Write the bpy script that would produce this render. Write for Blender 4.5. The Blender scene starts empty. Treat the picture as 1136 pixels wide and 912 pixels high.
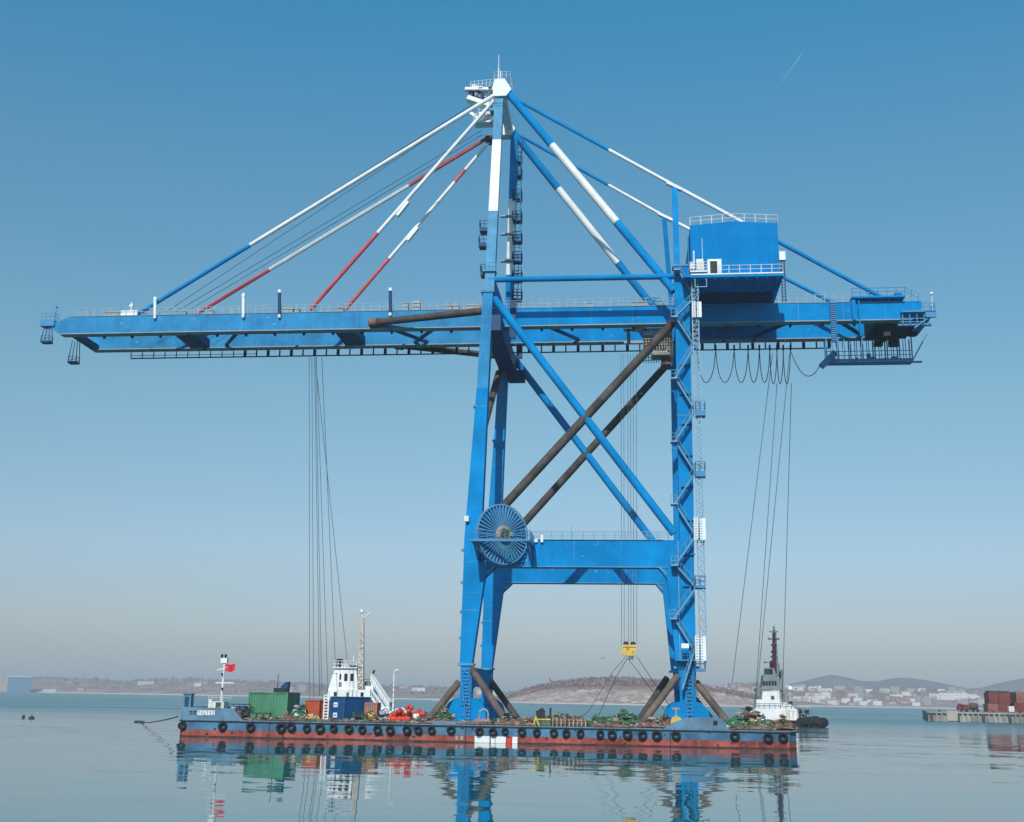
import bpy, math, random
from mathutils import Vector, Matrix
random.seed(7)
S = bpy.context.scene
COL = S.collection
R_ = math.radians

# ------------------------------------------------------------------ camera
CAM = Vector((22.895, -156.121, 5.304))
YAW, PITCH, ROLL, FPX = -0.10926, 0.24694, -0.01737, 1266.25
_f = Vector((math.sin(YAW)*math.cos(PITCH), math.cos(YAW)*math.cos(PITCH), math.sin(PITCH)))
_r = Vector((math.cos(YAW), -math.sin(YAW), 0)); _u = _r.cross(_f)
_R = math.cos(ROLL)*_r - math.sin(ROLL)*_u
_U = math.sin(ROLL)*_r + math.cos(ROLL)*_u
cam_d = bpy.data.cameras.new('camera'); cam = bpy.data.objects.new('camera', cam_d); COL.objects.link(cam)
cam_d.sensor_fit = 'HORIZONTAL'; cam_d.sensor_width = 36; cam_d.lens = 36*FPX/1136
cam_d.clip_start = 1; cam_d.clip_end = 60000
m = Matrix(((_R.x, _U.x, -_f.x, CAM.x), (_R.y, _U.y, -_f.y, CAM.y), (_R.z, _U.z, -_f.z, CAM.z), (0, 0, 0, 1)))
cam.matrix_world = m
S.camera = cam

def ray(x, y): return _f*FPX + _R*(x-568) - _U*(y-456)
def P(x, y, Y):
    """survey point: the photo's (x, y) at the depth Y, in metres"""
    d = ray(x, y); return CAM + d*((Y-CAM.y)/d.y)
def PZ(x, y, Z):
    d = ray(x, y); return CAM + d*((Z-CAM.z)/d.z)
def PD(x, y, D):
    d = ray(x, y); return CAM + d*(D/math.hypot(d.x, d.y))
def bearing(x):
    """unit ground direction and the image row of the horizon at column x"""
    y = 770.0
    for _ in range(6):
        d = ray(x, y); y += d.z/d.length*FPX
    d = ray(x, y); v = Vector((d.x, d.y, 0)).normalized()
    return v, y

# ------------------------------------------------------------------ materials
def nt(name):
    mt = bpy.data.materials.new(name); mt.use_nodes = True
    t = mt.node_tree; b = t.nodes['Principled BSDF']
    return mt, t, b
def noise(t, scale, detail=4, rough=.6, vec=None, stretch=None):
    n = t.nodes.new('ShaderNodeTexNoise'); n.inputs['Scale'].default_value = scale
    n.inputs['Detail'].default_value = detail; n.inputs['Roughness'].default_value = rough
    if stretch:
        tc = t.nodes.new('ShaderNodeTexCoord'); mp = t.nodes.new('ShaderNodeMapping')
        mp.inputs['Scale'].default_value = stretch
        t.links.new(tc.outputs['Object'], mp.inputs[0]); t.links.new(mp.outputs[0], n.inputs['Vector'])
    else:
        tc = t.nodes.new('ShaderNodeTexCoord'); t.links.new(tc.outputs['Object'], n.inputs['Vector'])
    return n
def ramp(t, src, stops):
    r = t.nodes.new('ShaderNodeValToRGB'); e = r.color_ramp.elements
    while len(e) < len(stops): e.new(.5)
    for k, (p, c) in enumerate(stops):
        e[k].position = p; e[k].color = (c, c, c, 1) if not hasattr(c, '__len__') else (*c, 1)
    t.links.new(src, r.inputs[0]); return r
def mix(t, fac, a, b):
    mx = t.nodes.new('ShaderNodeMix'); mx.data_type = 'RGBA'
    for sock, v in ((mx.inputs[0], fac), (mx.inputs[6], a), (mx.inputs[7], b)):
        if hasattr(v, 'is_output'): t.links.new(v, sock)
        elif hasattr(v, '__len__'): sock.default_value = (*v, 1)
        else: sock.default_value = v
    return mx.outputs[2]
def paint(name, col, rough=.45, wear=None, amount=.35, wscale=.35, streak=None, fine=.12, metal=0, spec=.25):
    """weathered paint: broad fading, vertical streaks, small chips"""
    mt, t, b = nt(name)
    base = col
    n1 = noise(t, wscale, 5, .65)
    lo = tuple(c*(1-fine*1.6) for c in col); hi = tuple(min(1, c*(1+fine)+.01*fine) for c in col)
    c = mix(t, ramp(t, n1.outputs['Fac'], [(.35, 0), (.68, 1)]).outputs[0], lo, hi)
    if streak:
        n2 = noise(t, 1.0, 4, .6, stretch=(1.6, 1.6, .12))
        c = mix(t, ramp(t, n2.outputs['Fac'], [(.52, 0), (.75, amount)]).outputs[0], c, streak)
    if wear:
        n3 = noise(t, 1.3, 8, .75)
        c = mix(t, ramp(t, n3.outputs['Fac'], [(.62, 0), (.70, amount*1.6 if amount < .6 else 1)]).outputs[0], c, wear)
    t.links.new(c, b.inputs['Base Color'])
    b.inputs['Roughness'].default_value = rough; b.inputs['Metallic'].default_value = metal
    b.inputs['Specular IOR Level'].default_value = spec
    return mt
M = {}
BLUE = (.0, .235, .565)
M['blue'] = paint('crane blue paint', BLUE, .75, wear=(.06, .29, .54), amount=.55, wscale=.22, streak=(.01, .18, .44), fine=.14, spec=.06)
M['blue_pale'] = paint('pale crane blue paint', (.10, .30, .48), .75, wear=(.25, .40, .55), amount=.4, wscale=.25, streak=(.2, .36, .52), fine=.16, spec=.15)  # paler blue for collars, mast post and reel
M['blue_mid'] = paint('lighter crane blue paint', (.03, .25, .50), .75, wear=(.16, .37, .56), amount=.5, wscale=.2, streak=(.07, .28, .54), fine=.18, spec=.15)  # lighter blue for the upper water side legs and outer boom
M['blue_dark'] = paint('dark blue for machinery and shade', (.008, .06, .16), .55, wear=(.05, .08, .1), amount=.3)  # dark blue gear; also carries the shade on beams under the girders
M['house'] = paint('machine house cladding', (.0, .195, .50), .75, wear=(.02, .24, .55), amount=.2, fine=.09, wscale=.15, spec=.05)
M['white'] = paint('white paint', (.80, .80, .79), .5, wear=(.55, .5, .45), amount=.25, wscale=.4, streak=(.6, .57, .52), fine=.08)
M['white_rust'] = paint('rust stained white paint', (.74, .72, .68), .6, wear=(.30, .15, .06), amount=.9, wscale=.5, streak=(.42, .25, .12), fine=.15)
M['mast_rust'] = paint('badly rusted white paint', (.72, .66, .58), .7, wear=(.34, .17, .07), amount=1, wscale=2.2, streak=(.40, .22, .10), fine=.3)
M['red_paint'] = paint('faded red paint', (.62, .09, .10), .5, wear=(.7, .4, .38), amount=.4, fine=.15, wscale=.4)
M['rail_pale'] = paint('pale railing', (.42, .53, .60), .6, fine=.1)
M['panel_joint'] = paint('cladding joint', (.0, .165, .44), .8, fine=.1, spec=.05)
M['seam'] = paint('pale weld seam', (.08, .30, .54), .8, fine=.2, spec=.05)
M['rail'] = paint('galvanised railing', (.24, .40, .53), .5, fine=.1)
M['stair'] = paint('weathered blue stair', (.12, .31, .47), .7, fine=.12)
M['rail_blue'] = paint('blue railing', (.06, .24, .46), .5, fine=.1)
M['steel_grey'] = paint('grey steel', (.30, .33, .35), .55, wear=(.2, .12, .07), amount=.4)
M['rust'] = paint('brown and shaded primed tube', (.088, .070, .064), .75, wear=(.16, .12, .095), amount=.6, wscale=.5, streak=(.06, .045, .04), fine=.3)  # brown tubes; doubles as the shaded tone of the far sea struts
M['rust_lit'] = paint('sunlit primed tube', (.150, .108, .086), .75, wear=(.22, .16, .125), amount=.6, wscale=.5, streak=(.12, .085, .07), fine=.3)  # sunlit tone of the near sea struts
M['cable'] = paint('steel wire rope', (.05, .055, .06), .6, fine=.1)
M['cable_thin'] = paint('weathered wire rope', (.10, .13, .15), .6, fine=.1)
M['black'] = paint('black rubber', (.018, .018, .019), .8, wear=(.09, .08, .07), amount=.5, fine=.3, wscale=1.5)
M['dark'] = paint('dark machinery', (.03, .035, .04), .6, wear=(.09, .06, .04), amount=.5, fine=.3)
M['yellow'] = paint('yellow paint', (.72, .50, .11), .5, wear=(.2, .13, .04), amount=.5, wscale=1, fine=.15)
M['hull_blue'] = paint('barge blue paint', (.07, .185, .31), .75, wear=(.18, .22, .24), amount=.6, wscale=.25, streak=(.12, .13, .14), fine=.3)
M['hull_blue2'] = paint('faded barge blue paint', (.13, .25, .36), .75, wear=(.24, .3, .34), amount=.5, wscale=.3, streak=(.2, .2, .2), fine=.25)
M['hull_red'] = paint('antifouling red paint', (.34, .078, .060), .8, wear=(.46, .25, .20), amount=.7, wscale=.3, streak=(.40, .17, .14), fine=.35, spec=.1)
M['waterline_dark'] = paint('dark waterline band', (.075, .03, .026), .6, wear=(.16, .07, .05), amount=.8, wscale=.8, fine=.4)  # dark waterline band, added to part the red hull from its bright reflection
M['deck'] = paint('worn deck', (.12, .13, .14), .8, wear=(.2, .1, .06), amount=.7, wscale=.3, fine=.3)
M['green'] = paint('green container paint', (.075, .25, .145), .6, wear=(.16, .28, .2), amount=.5, wscale=.4, streak=(.12, .22, .15), fine=.2)
M['orange'] = paint('orange container paint', (.50, .10, .045), .6, wear=(.35, .12, .06), amount=.5, streak=(.3, .09, .05), fine=.2)
M['navy'] = paint('navy container paint', (.010, .075, .20), .6, wear=(.05, .11, .2), amount=.4, fine=.15)
M['salmon'] = paint('faded red locker paint', (.48, .17, .13), .65, wear=(.3, .12, .08), amount=.6, fine=.2)
M['maroon'] = paint('old red container paint', (.20, .05, .046), .75, wear=(.18, .07, .06), amount=.5, wscale=.2, streak=(.2, .06, .05), fine=.25)
M['quay_pink'] = paint('faded pink red container paint', (.30, .115, .10), .75, wear=(.2, .08, .07), amount=.5, fine=.25)
M['plum'] = paint('purple brown container paint', (.10, .06, .07), .65, fine=.2)
M['net_green'] = paint('green net', (.05, .17, .09), .85, wear=(.2, .34, .24), amount=.7, wscale=1.5, fine=.4)
M['net_olive'] = paint('olive net', (.10, .14, .07), .85, wear=(.3, .28, .2), amount=.7, wscale=1.5, fine=.4)
M['bits_rust'] = paint('rusty scrap', (.20, .115, .08), .85, wear=(.4, .28, .2), amount=.7, wscale=1.5, fine=.4)
M['bits_tan'] = paint('bleached timber', (.38, .31, .24), .85, wear=(.2, .12, .08), amount=.6, wscale=1.5, fine=.3)
M['float_red'] = paint('red float', (.65, .05, .03), .45, wear=(.5, .2, .15), amount=.4, fine=.15)
M['flag'] = paint('red flag cloth', (.70, .03, .05), .7, fine=.1)
M['glass'], _t, _b = nt('dark window glass')
_b.inputs['Base Color'].default_value = (.015, .02, .025, 1); _b.inputs['Roughness'].default_value = .15
M['tug_black'] = paint('black hull paint', (.018, .02, .024), .6, wear=(.06, .06, .06), amount=.4, fine=.2)
M['tug_grey'] = paint('dull grey green paint', (.20, .24, .25), .6, fine=.15)
M['tug_mast'] = paint('dark red mast paint', (.075, .014, .03), .6, fine=.2)
M['concrete'] = paint('quay concrete', (.30, .285, .25), .85, wear=(.12, .1, .08), amount=.7, wscale=.12, streak=(.10, .09, .08), fine=.3)
M['concrete_dark'] = paint('dark wet concrete', (.07, .07, .068), .85, fine=.3)
M['shed_blue'] = paint('blue sheet cladding', (.10, .22, .36), .7, fine=.05, wscale=.05)
M['shed_beige'] = paint('beige render', (.42, .36, .29), .85, fine=.1, wscale=.05)
M['wall_white'] = paint('white render', (.72, .69, .64), .85, fine=.1, wscale=.08)
M['wall_pink'] = paint('pinkish render', (.46, .34, .30), .85, fine=.1, wscale=.08)
M['wall_grey'] = paint('grey render', (.34, .33, .32), .85, fine=.1, wscale=.08)
M['roof_red'] = paint('clay roof', (.30, .13, .10), .9, fine=.15, wscale=.08)
M['bird_white'] = paint('white feathers', (.85, .85, .85), .7)
M['cloud'] = paint('ice crystals', (.95, .95, .95), 1.0)

# ------------------------------------------------------------------ mesh builder
class MB:
    def __init__(s): s.v = []; s.f = []; s.mi = []; s.sm = []; s.cur = 0
    def add(s, vs, fs, smooth=False):
        o = len(s.v); s.v += [Vector(p) for p in vs]
        for f in fs: s.f.append([i+o for i in f]); s.mi.append(s.cur); s.sm.append(smooth)
    def mat(s, k): s.cur = k; return s
    def box(s, x0, x1, y0, y1, z0, z1):
        vs = [(x, y, z) for z in (z0, z1) for y in (y0, y1) for x in (x0, x1)]
        s.add(vs, [(0, 2, 3, 1), (4, 5, 7, 6), (0, 1, 5, 4), (2, 6, 7, 3), (0, 4, 6, 2), (1, 3, 7, 5)]); return s
    def obox(s, c, dx, dy, dz, rz=0, tilt=0):
        mt = Matrix.Rotation(rz, 3, 'Z') @ Matrix.Rotation(tilt, 3, 'X')
        vs = [Vector(c) + mt @ Vector((sx*dx/2, sy*dy/2, sz*dz/2)) for sz in (-1, 1) for sy in (-1, 1) for sx in (-1, 1)]
        s.add(vs, [(0, 2, 3, 1), (4, 5, 7, 6), (0, 1, 5, 4), (2, 6, 7, 3), (0, 4, 6, 2), (1, 3, 7, 5)]); return s
    def frame(s, a, b, up=(0, 0, 1)):
        a, b = Vector(a), Vector(b); d = (b-a).normalized(); up = Vector(up)
        if abs(d.dot(up)) > .97: up = Vector((0, 1, 0))
        sd = d.cross(up).normalized(); u = sd.cross(d).normalized(); return a, b, sd, u
    def beam(s, a, b, w, h, w2=None, h2=None, up=(0, 0, 1)):
        a, b, sd, u = s.frame(a, b, up); w2 = w if w2 is None else w2; h2 = h if h2 is None else h2
        vs = []
        for p, ww, hh in ((a, w, h), (b, w2, h2)):
            vs += [p-sd*ww/2-u*hh/2, p+sd*ww/2-u*hh/2, p+sd*ww/2+u*hh/2, p-sd*ww/2+u*hh/2]
        s.add(vs, [(3, 2, 1, 0), (4, 5, 6, 7), (0, 1, 5, 4), (1, 2, 6, 5), (2, 3, 7, 6), (3, 0, 4, 7)]); return s
    def tube(s, a, b, r, r2=None, n=8, cap=True):
        a, b, sd, u = s.frame(a, b); r2 = r if r2 is None else r2
        vs = []
        for p, rr in ((a, r), (b, r2)):
            for k in range(n):
                t = 2*math.pi*k/n; vs.append(p + sd*math.cos(t)*rr + u*math.sin(t)*rr)
        s.add(vs, [(k, (k+1) % n, n+(k+1) % n, n+k) for k in range(n)], n > 4)
        if cap: s.add(vs, [tuple(range(n))[::-1], tuple(range(n, 2*n))])
        return s
    def path(s, pts, r, n=5):
        pts = [Vector(p) for p in pts]; vs = []; L = len(pts)
        for i, p in enumerate(pts):
            d = (pts[min(i+1, L-1)]-pts[max(i-1, 0)]).normalized()
            up = Vector((0, 0, 1)) if abs(d.z) < .95 else Vector((0, 1, 0))
            sd = d.cross(up).normalized(); u = sd.cross(d)
            for k in range(n):
                t = 2*math.pi*k/n; vs.append(p + sd*math.cos(t)*r + u*math.sin(t)*r)
        fs = [(i*n+k, i*n+(k+1) % n, (i+1)*n+(k+1) % n, (i+1)*n+k) for i in range(L-1) for k in range(n)]
        s.add(vs, fs, True); return s
    def prism(s, poly, y0, y1):
        """polygon in (x, z) extruded along y"""
        n = len(poly); vs = [(x, y0, z) for x, z in poly] + [(x, y1, z) for x, z in poly]
        s.add(vs, [tuple(range(n)), tuple(range(2*n-1, n-1, -1))] + [(k, n+k, n+(k+1) % n, (k+1) % n) for k in range(n)]); return s
    def plan(s, poly, z0, z1, scale_top=None):
        n = len(poly); vs = [(x, y, z0) for x, y in poly] + [(x, y, z1) for x, y in (scale_top or poly)]
        s.add(vs, [tuple(range(n))[::-1], tuple(range(n, 2*n))] + [(k, (k+1) % n, n+(k+1) % n, n+k) for k in range(n)]); return s
    def lathe(s, c, prof, n=12, axis='Z'):
        vs = []
        for r, h in prof:
            for k in range(n):
                t = 2*math.pi*k/n; a, b = r*math.cos(t), r*math.sin(t)
                q = (a, b, h) if axis == 'Z' else ((a, h, b) if axis == 'Y' else (h, a, b))
                vs.append(Vector(c)+Vector(q))
        L = len(prof)
        s.add(vs, [(i*n+k, i*n+(k+1) % n, (i+1)*n+(k+1) % n, (i+1)*n+k) for i in range(L-1) for k in range(n)], True)
        s.add(vs, [tuple(range(n))[::-1], tuple(range((L-1)*n, L*n))]); return s
    def torus(s, c, R, r, axis='Y', n=18, m=8, tilt=None):
        vs = []
        for i in range(n):
            a = 2*math.pi*i/n
            for k in range(m):
                b = 2*math.pi*k/m; q = (R+r*math.cos(b))
                p = Vector((q*math.cos(a), r*math.sin(b), q*math.sin(a))) if axis == 'Y' else Vector((q*math.cos(a), q*math.sin(a), r*math.sin(b)))
                if tilt is not None: p = tilt @ p
                vs.append(Vector(c)+p)
        s.add(vs, [(i*m+k, i*m+(k+1) % m, ((i+1) % n)*m+(k+1) % m, ((i+1) % n)*m+k) for i in range(n) for k in range(m)], True); return s
    def ball(s, c, r, n=10, m=6, sq=1):
        return s.lathe(c, [(max(.02, math.sin(math.pi*i/m))*r, -math.cos(math.pi*i/m)*r*sq) for i in range(m+1)], n)
    def railing(s, pts, h=1.1, gap=1.5, r=.035, rails=(1, .5), loop=False):
        pts = [Vector(p) for p in pts]
        if loop: pts.append(pts[0])
        for a, b in zip(pts, pts[1:]):
            L = (b-a).length; n = max(1, round(L/gap))
            for k in range(n+1):
                p = a.lerp(b, k/n); s.tube(p, p+Vector((0, 0, h)), r, n=4, cap=False)
            for q in rails: s.tube(a+Vector((0, 0, h*q)), b+Vector((0, 0, h*q)), r, n=4, cap=False)
        return s
    def pieces(s):
        n = len(s.v); par = list(range(n))
        def find(i):
            while par[i] != i: par[i] = par[par[i]]; i = par[i]
            return i
        for f in s.f:
            for i in f[1:]: par[find(i)] = find(f[0])
        isl = {}
        for i in range(n): isl.setdefault(find(i), []).append(i)
        L = list(isl.values()); bb = []
        # doubled cap rings share positions with their tube: boxes touch, so they cluster below
        for q in L: P_ = [s.v[i] for i in q]; bb.append(([min(p[k] for p in P_) for k in range(3)], [max(p[k] for p in P_) for k in range(3)]))
        g = list(range(len(L)))
        def gf(i):
            while g[i] != i: i = g[i]
            return i
        for i in range(len(L)):
            for j in range(i):
                gap = math.sqrt(sum(max(0, bb[j][0][k]-bb[i][1][k], bb[i][0][k]-bb[j][1][k])**2 for k in range(3)))
                sz = max(max(b[1][k]-b[0][k] for k in range(3)) for b in (bb[i], bb[j]))
                if gap <= max(.02, .5*sz): g[gf(i)] = gf(j)
        owner = {}
        for k, q in enumerate(L):
            for i in q: owner[i] = gf(k)
        out = {}
        for f, mi, sm in zip(s.f, s.mi, s.sm):
            m_ = out.setdefault(owner[f[0]], MB()); mp = m_.__dict__.setdefault('mp', {})
            ff = []
            for i in f:
                if i not in mp: mp[i] = len(m_.v); m_.v.append(s.v[i])
                ff.append(mp[i])
            m_.f.append(ff); m_.mi.append(mi); m_.sm.append(sm)
        return list(out.values())
    SPLIT = {'winch_box', 'collar', 'girder_hanger', 'rail_bracket', 'mast_head', 'post_band', 'lamp_head', 'side_fitting', 'stair_bracket', 'cable_box', 'mast_lamp', 'rail', 'flange', 'junction_box', 'cross_arm', 'boom_hoist_gear', 'sheave_platform', 'stake', 'bolt', 'tyre_row', 'roof_gear', 'lamp', 'towing_winch', 'deck_plate', 'service_hoist', 'deck_railing', 'aft_rail', 'upper_window', 'window', 'pane', 'rubbing_strake'}
    def build(s, name, mats, parent=None, loc=None):
        if parent is not None and name in s.SPLIT and len(s.f) < 900:
            ps = s.pieces()
            if len(ps) > 1: return [q.build('#'+name, mats, parent) for q in ps][0]
        name = name.lstrip('#')
        if not isinstance(mats, (list, tuple)): mats = [mats]
        o0 = Vector(parent['_o']) if parent is not None else (Vector(loc) if loc is not None else Vector((0, 0, 0)))
        me = bpy.data.meshes.new(name)
        me.from_pydata([tuple(p-o0) for p in s.v], [], s.f)
        for k in mats: me.materials.append(k)
        me.polygons.foreach_set('material_index', s.mi)
        me.polygons.foreach_set('use_smooth', s.sm)
        me.update()
        o = bpy.data.objects.new(name, me); COL.objects.link(o)
        if parent is not None: o.parent = parent
        else: o.location = o0
        o['_o'] = tuple(o0); return o
def tag(o, label=None, cat=None, group=None, kind=None):
    if label: o['label'] = label
    if cat: o['category'] = cat
    if group: o['group'] = group
    if kind: o['kind'] = kind
    return o
def thing(name, label, cat, loc, group=None):
    o = bpy.data.objects.new(name, None); COL.objects.link(o); o.location = loc; o['_o'] = tuple(loc)
    o.empty_display_size = .5
    return tag(o, label, cat, group)
def copy_tree(o, loc=None, rz=None, parent=None, label=None, scale=None):
    c = o.copy(); COL.objects.link(c)
    if parent is not None: c.parent = parent
    if loc is not None: c.location = loc
    if rz is not None: c.rotation_euler.z = rz
    if scale is not None: c.scale = scale
    if label: c['label'] = label
    for ch in [x for x in COL.objects if x.parent == o]: copy_tree(ch, parent=c)
    return c
SUN, SKY, EXPO, HAZE, AIR, DUST, OZ = 3.7, .15, 0.0, .00021, 1.0, .3, 1.2
SKYTINT = [(0, (.54, .57, .73)), (.03, (.56, .59, .76)), (.056, (.70, .70, .80)), (.12, (.88, .94, .99)), (.25, (.93, 1.22, 1.13)), (.43, (.80, 1.42, 1.40)), (.545, (.48, 1.56, 1.70))]
WAVE = (.042, .065, .19, .09)
# ================================================================== the crane
YN, YF = 0.0, 22.0          # front faces of the near and far leg frames
LT = 1.8                    # leg thickness
GN, GF, GT = 6.0, 14.3, 1.3 # girders
ZB, ZT = 59.6, 62.35        # girder underside and top
crane = thing('gantry_crane', 'huge blue ship to shore gantry crane with white banded masts riding on the barge', 'crane', (15, 11, 2.1))
def part(name, mats, mb, parent=crane): return mb.build(name, mats, parent)

for Y0, far in ((YN, 0), (YF, 1)):
    # water side leg
    mb = MB()
    left = [(-.73, 9.7), (-.6, 21.4), (-.58, 26.5), (.85, 52.4), (1.2, 62.9)]
    right = [(2.62, 62.9), (2.4, 52.4), (1.85, 29.5), (2.0, 27.0), (3.6, 26.6), (3.9, 22.9), (2.35, 21.4), (.9, 9.7)]
    def xl(z):
        for (xa, za), (xb, zb) in zip(left, left[1:]):
            if za <= z <= zb: return xa+(xb-xa)*(z-za)/(zb-za)
    mb.prism([(-.73, 9.7), (-.6, 21.4), (2.35, 21.4), (.9, 9.7)], Y0, Y0+LT)
    mb.prism([(-.6, 21.4), (-.58, 26.6), (3.6, 26.6), (3.9, 22.9), (2.35, 21.4)], Y0, Y0+LT)
    mb.prism([(-.58, 26.6), (.62, 48.3), (2.25, 48.3), (1.75, 26.6)], Y0, Y0+LT)
    mb.mat(1).prism([(.62, 48.3), (1.2, 62.9), (2.65, 62.9), (2.25, 48.3)], Y0, Y0+LT)
    mb.mat(2)
    for z, a, b in ((14.2, -.66, 1.4), (19.3, -.62, 2.0), (23.5, -.5, 2.4), (31, -.2, 1.75), (37, .1, 1.9), (41.5, .3, 2.0), (55, .95, 2.4), (59, 1.1, 2.5)): mb.box(a, b, Y0-.012, Y0+.003, z, z+.06)
    lg = part('leg', [M['blue'], M['blue_mid'], M['seam']], mb)
    mb = MB()                                          # weld collars and lugs
    mb.box(-1.0, 1.15, Y0-.12, Y0+LT+.12, 9.55, 9.85); mb.box(.9, 2.9, Y0-.15, Y0+LT+.15, 62.85, 63.25)
    mb.box(.2, 2.1, Y0-.02, Y0+LT+.02, 45.6, 45.75)
    mb.box(-.72, 1.6, Y0-.02, Y0+LT+.02, 16.9, 17.0)
    for z in (13, 16.5, 20.5, 25): mb.box(-1.0, -.6, Y0+.4, Y0+.8, z, z+.4)
    part('collar', M['blue_pale'], mb, lg)
    mb = MB(); mb.box(-.62, .95, Y0+.1, Y0+LT-.1, 4.2, 9.56)
    mb.prism([(-.7, 2.1), (.95, 2.1), (.85, 4.3), (-.55, 4.3)], Y0+.1, Y0+LT-.1); part('lower_column', M['blue'], mb, lg)
    # land side leg
    mb = MB()
    mb.prism([(28.25, 9.7), (27.2, 21.4), (30.85, 21.4), (30.85, 9.7)], Y0, Y0+LT)
    mb.prism([(27.2, 21.4), (26.0, 22.9), (26.6, 26.6), (30.9, 26.6), (30.85, 21.4)], Y0, Y0+LT)
    mb.prism([(29.0, 26.6), (28.95, 66.3), (31.05, 66.3), (30.95, 26.6)], Y0, Y0+LT)
    lg = part('leg', [M['blue']], mb)
    mb = MB(); mb.box(27.9, 31.2, Y0-.12, Y0+LT+.12, 9.55, 9.85); mb.box(28.7, 31.3, Y0-.12, Y0+LT+.12, 66.2, 66.5)
    mb.box(28.9, 31.1, Y0-.03, Y0+LT+.03, 44, 44.12); part('collar', M['blue_pale'], mb, lg)
    mb = MB(); mb.prism([(28.5, 9.56), (28.7, 5), (28.9, 2.1), (30.6, 2.1), (30.75, 5), (30.8, 9.56)], Y0+.1, Y0+LT-.1)
    part('lower_column', M['blue'], mb, lg)
    # bogie equaliser plates: rounded cheeks either side of each foot
    for cx in (.15, 29.75):
        mb = MB()
        for sgn in (-1, 1):
            pl = [(cx+sgn*.6, 2.3), (cx+sgn*.6, 5.3)]
            for k in range(9):
                a = R_(90-k*13); pl.append((cx+sgn*(.85+1.95*math.cos(a)), 3.0+2.35*math.sin(a)))
            pl += [(cx+sgn*2.5, 2.3)]
            mb.prism(pl, Y0+.2, Y0+1.4)
        part('bogie_plate', M['blue'], mb)
    # portal beam
    mb = MB(); mb.box(3.5, 26.7, Y0+.04, Y0+LT-.04, 22.95, 26.55)
    mb.mat(1)
    for x in (8.2, 14.6, 21.0): mb.box(x, x+.06, Y0+.025, Y0+.044, 22.955, 26.545)
    for k in range(9): x = random.uniform(5, 25); z = random.uniform(23.3, 26); mb.box(x, x+random.uniform(.2, .6), Y0+.03, Y0+.043, z, z+random.uniform(.1, .3))
    pb = part('portal_beam', [M['blue'], M['seam']], mb)
    mb = MB(); mb.box(2.5, 27.4, Y0-.12, Y0+LT+.12, 22.83, 22.95); mb.box(3, 26.8, Y0-.12, Y0+LT+.12, 26.55, 26.66)
    for x, s_ in ((3.9, 1), (26.0, -1)): mb.prism([(x, 22.95), (x-s_*1.0, 21.9), (x-s_*1.3, 21.9), (x-s_*.3, 23.0)], Y0-.1, Y0+LT+.1)
    part('flange', M['blue_pale'], mb, pb)
    if not far:
        mb = MB(); mb.railing([(4.2, Y0+.1, 26.66), (27.5, Y0+.1, 26.66)], r=.03); mb.railing([(4.2, Y0+LT-.1, 26.66), (27.5, Y0+LT-.1, 26.66)], r=.03)
        mb.tube((14.2, .9, 26.6), (14.2, .9, 28.9), .05, n=5)
        part('railing', M['rail'], mb, pb)
    # X bracing of the frame
    yb = Y0+.9
    a, b = (P(548, 331, yb), P(748, 592, yb)) if not far else (P(566, 392, yb), P(724, 600, yb))
    part('brace_tube', M['blue'], MB().tube(a, b, .58, n=14))
    a, b = (P(553, 568, yb), P(748, 356, yb)) if not far else (P(577, 585, yb), P(742, 402, yb))
    mb = MB(); mb.tube(a, b, .62 if not far else .6, n=14); part('brace_tube', M['rust'], mb)
    # upper tie beam
    zt = 65.1
    part('tie_tube', M['blue'], MB().tube((1.8, yb, zt), (29.3, yb, zt-.1), .42, n=10))

# beams across, between the two frames
mb = MB(); mb.box(-.45, .75, YN+LT, YF, 6.9, 9.4); part('sill_beam', M['blue'], mb)
mb = MB(); mb.box(28.8, 30.6, YN+LT, YF, 6.9, 9.4); part('sill_beam', M['blue'], mb)
mb = MB(); mb.box(1.3, 3.9, YN+.02, YF+LT-.02, 57.0, 59.35); mb.box(2.6, 5.3, YF+.1, YF+LT-.1, 55.6, 57.4); part('cross_beam', M['blue_dark'], mb)  # shade under the girders put into the dark blue
mb = MB(); mb.box(29.2, 30.9, YN+LT, YF, 57.2, 59.4); part('cross_beam', M['blue'], mb)
mb = MB(); mb.box(29.4, 30.8, YN+LT, YF, 64.2, 66.0); part('cross_beam', M['blue'], mb)
mb = MB(); mb.box(1.4, 2.6, YN+LT, YF, 64.6, 65.9); part('cross_beam', M['blue'], mb)
for xg in (1.2, 4.6):                                   # hangers that carry the girders, shade put into their dark blue
    mb = MB()
    for y0 in (GN-.6, GF+GT+.1): mb.box(xg, xg+.9, y0, y0+.5, 57.5, 63.5)
    part('girder_hanger', M['blue_dark'], mb)
# bracing across the legs, seen edge on between them
mb = MB(); k = Vector((1.25, 20.5, 56.5)); q = Vector((.2, 7.0, 41.5)); e = Vector((-.1, 3, 27.5))
mb.tube(k, q, .55, n=12); part('brace_tube', M['rust'], mb)
part('brace_tube', M['blue_dark'], MB().tube(q, e, .55, n=12))

# sea fastening struts from the feet to the deck; far ones coloured darker for their shade
for a, b, y0, y1, mt in [((509, 757), (477, 797), .6, -2.2, 'rust_lit'), ((523, 742), (561, 799), .2, -3.0, 'rust_lit'), ((538, 747), (574, 797), 22.5, 20, 'rust'),
                         ((752, 750), (715, 799), .2, -2.5, 'rust_lit'), ((740, 752), (709, 799), 22.5, 20, 'rust'),
                         ((772, 757), (806, 800), .4, -2.0, 'rust_lit'), ((766, 770), (790, 799), 22.8, 20.5, 'rust'), ((526, 757), (505, 792), 22.8, 23.5, 'rust')]:
    A = P(*a, y0); B = P(*b, y1); d = (B-A).normalized(); B = A + d*((A.z-2.15)/-d.z)
    part('sea_strut', M[mt], MB().tube(A, B, .48, n=12))
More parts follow.
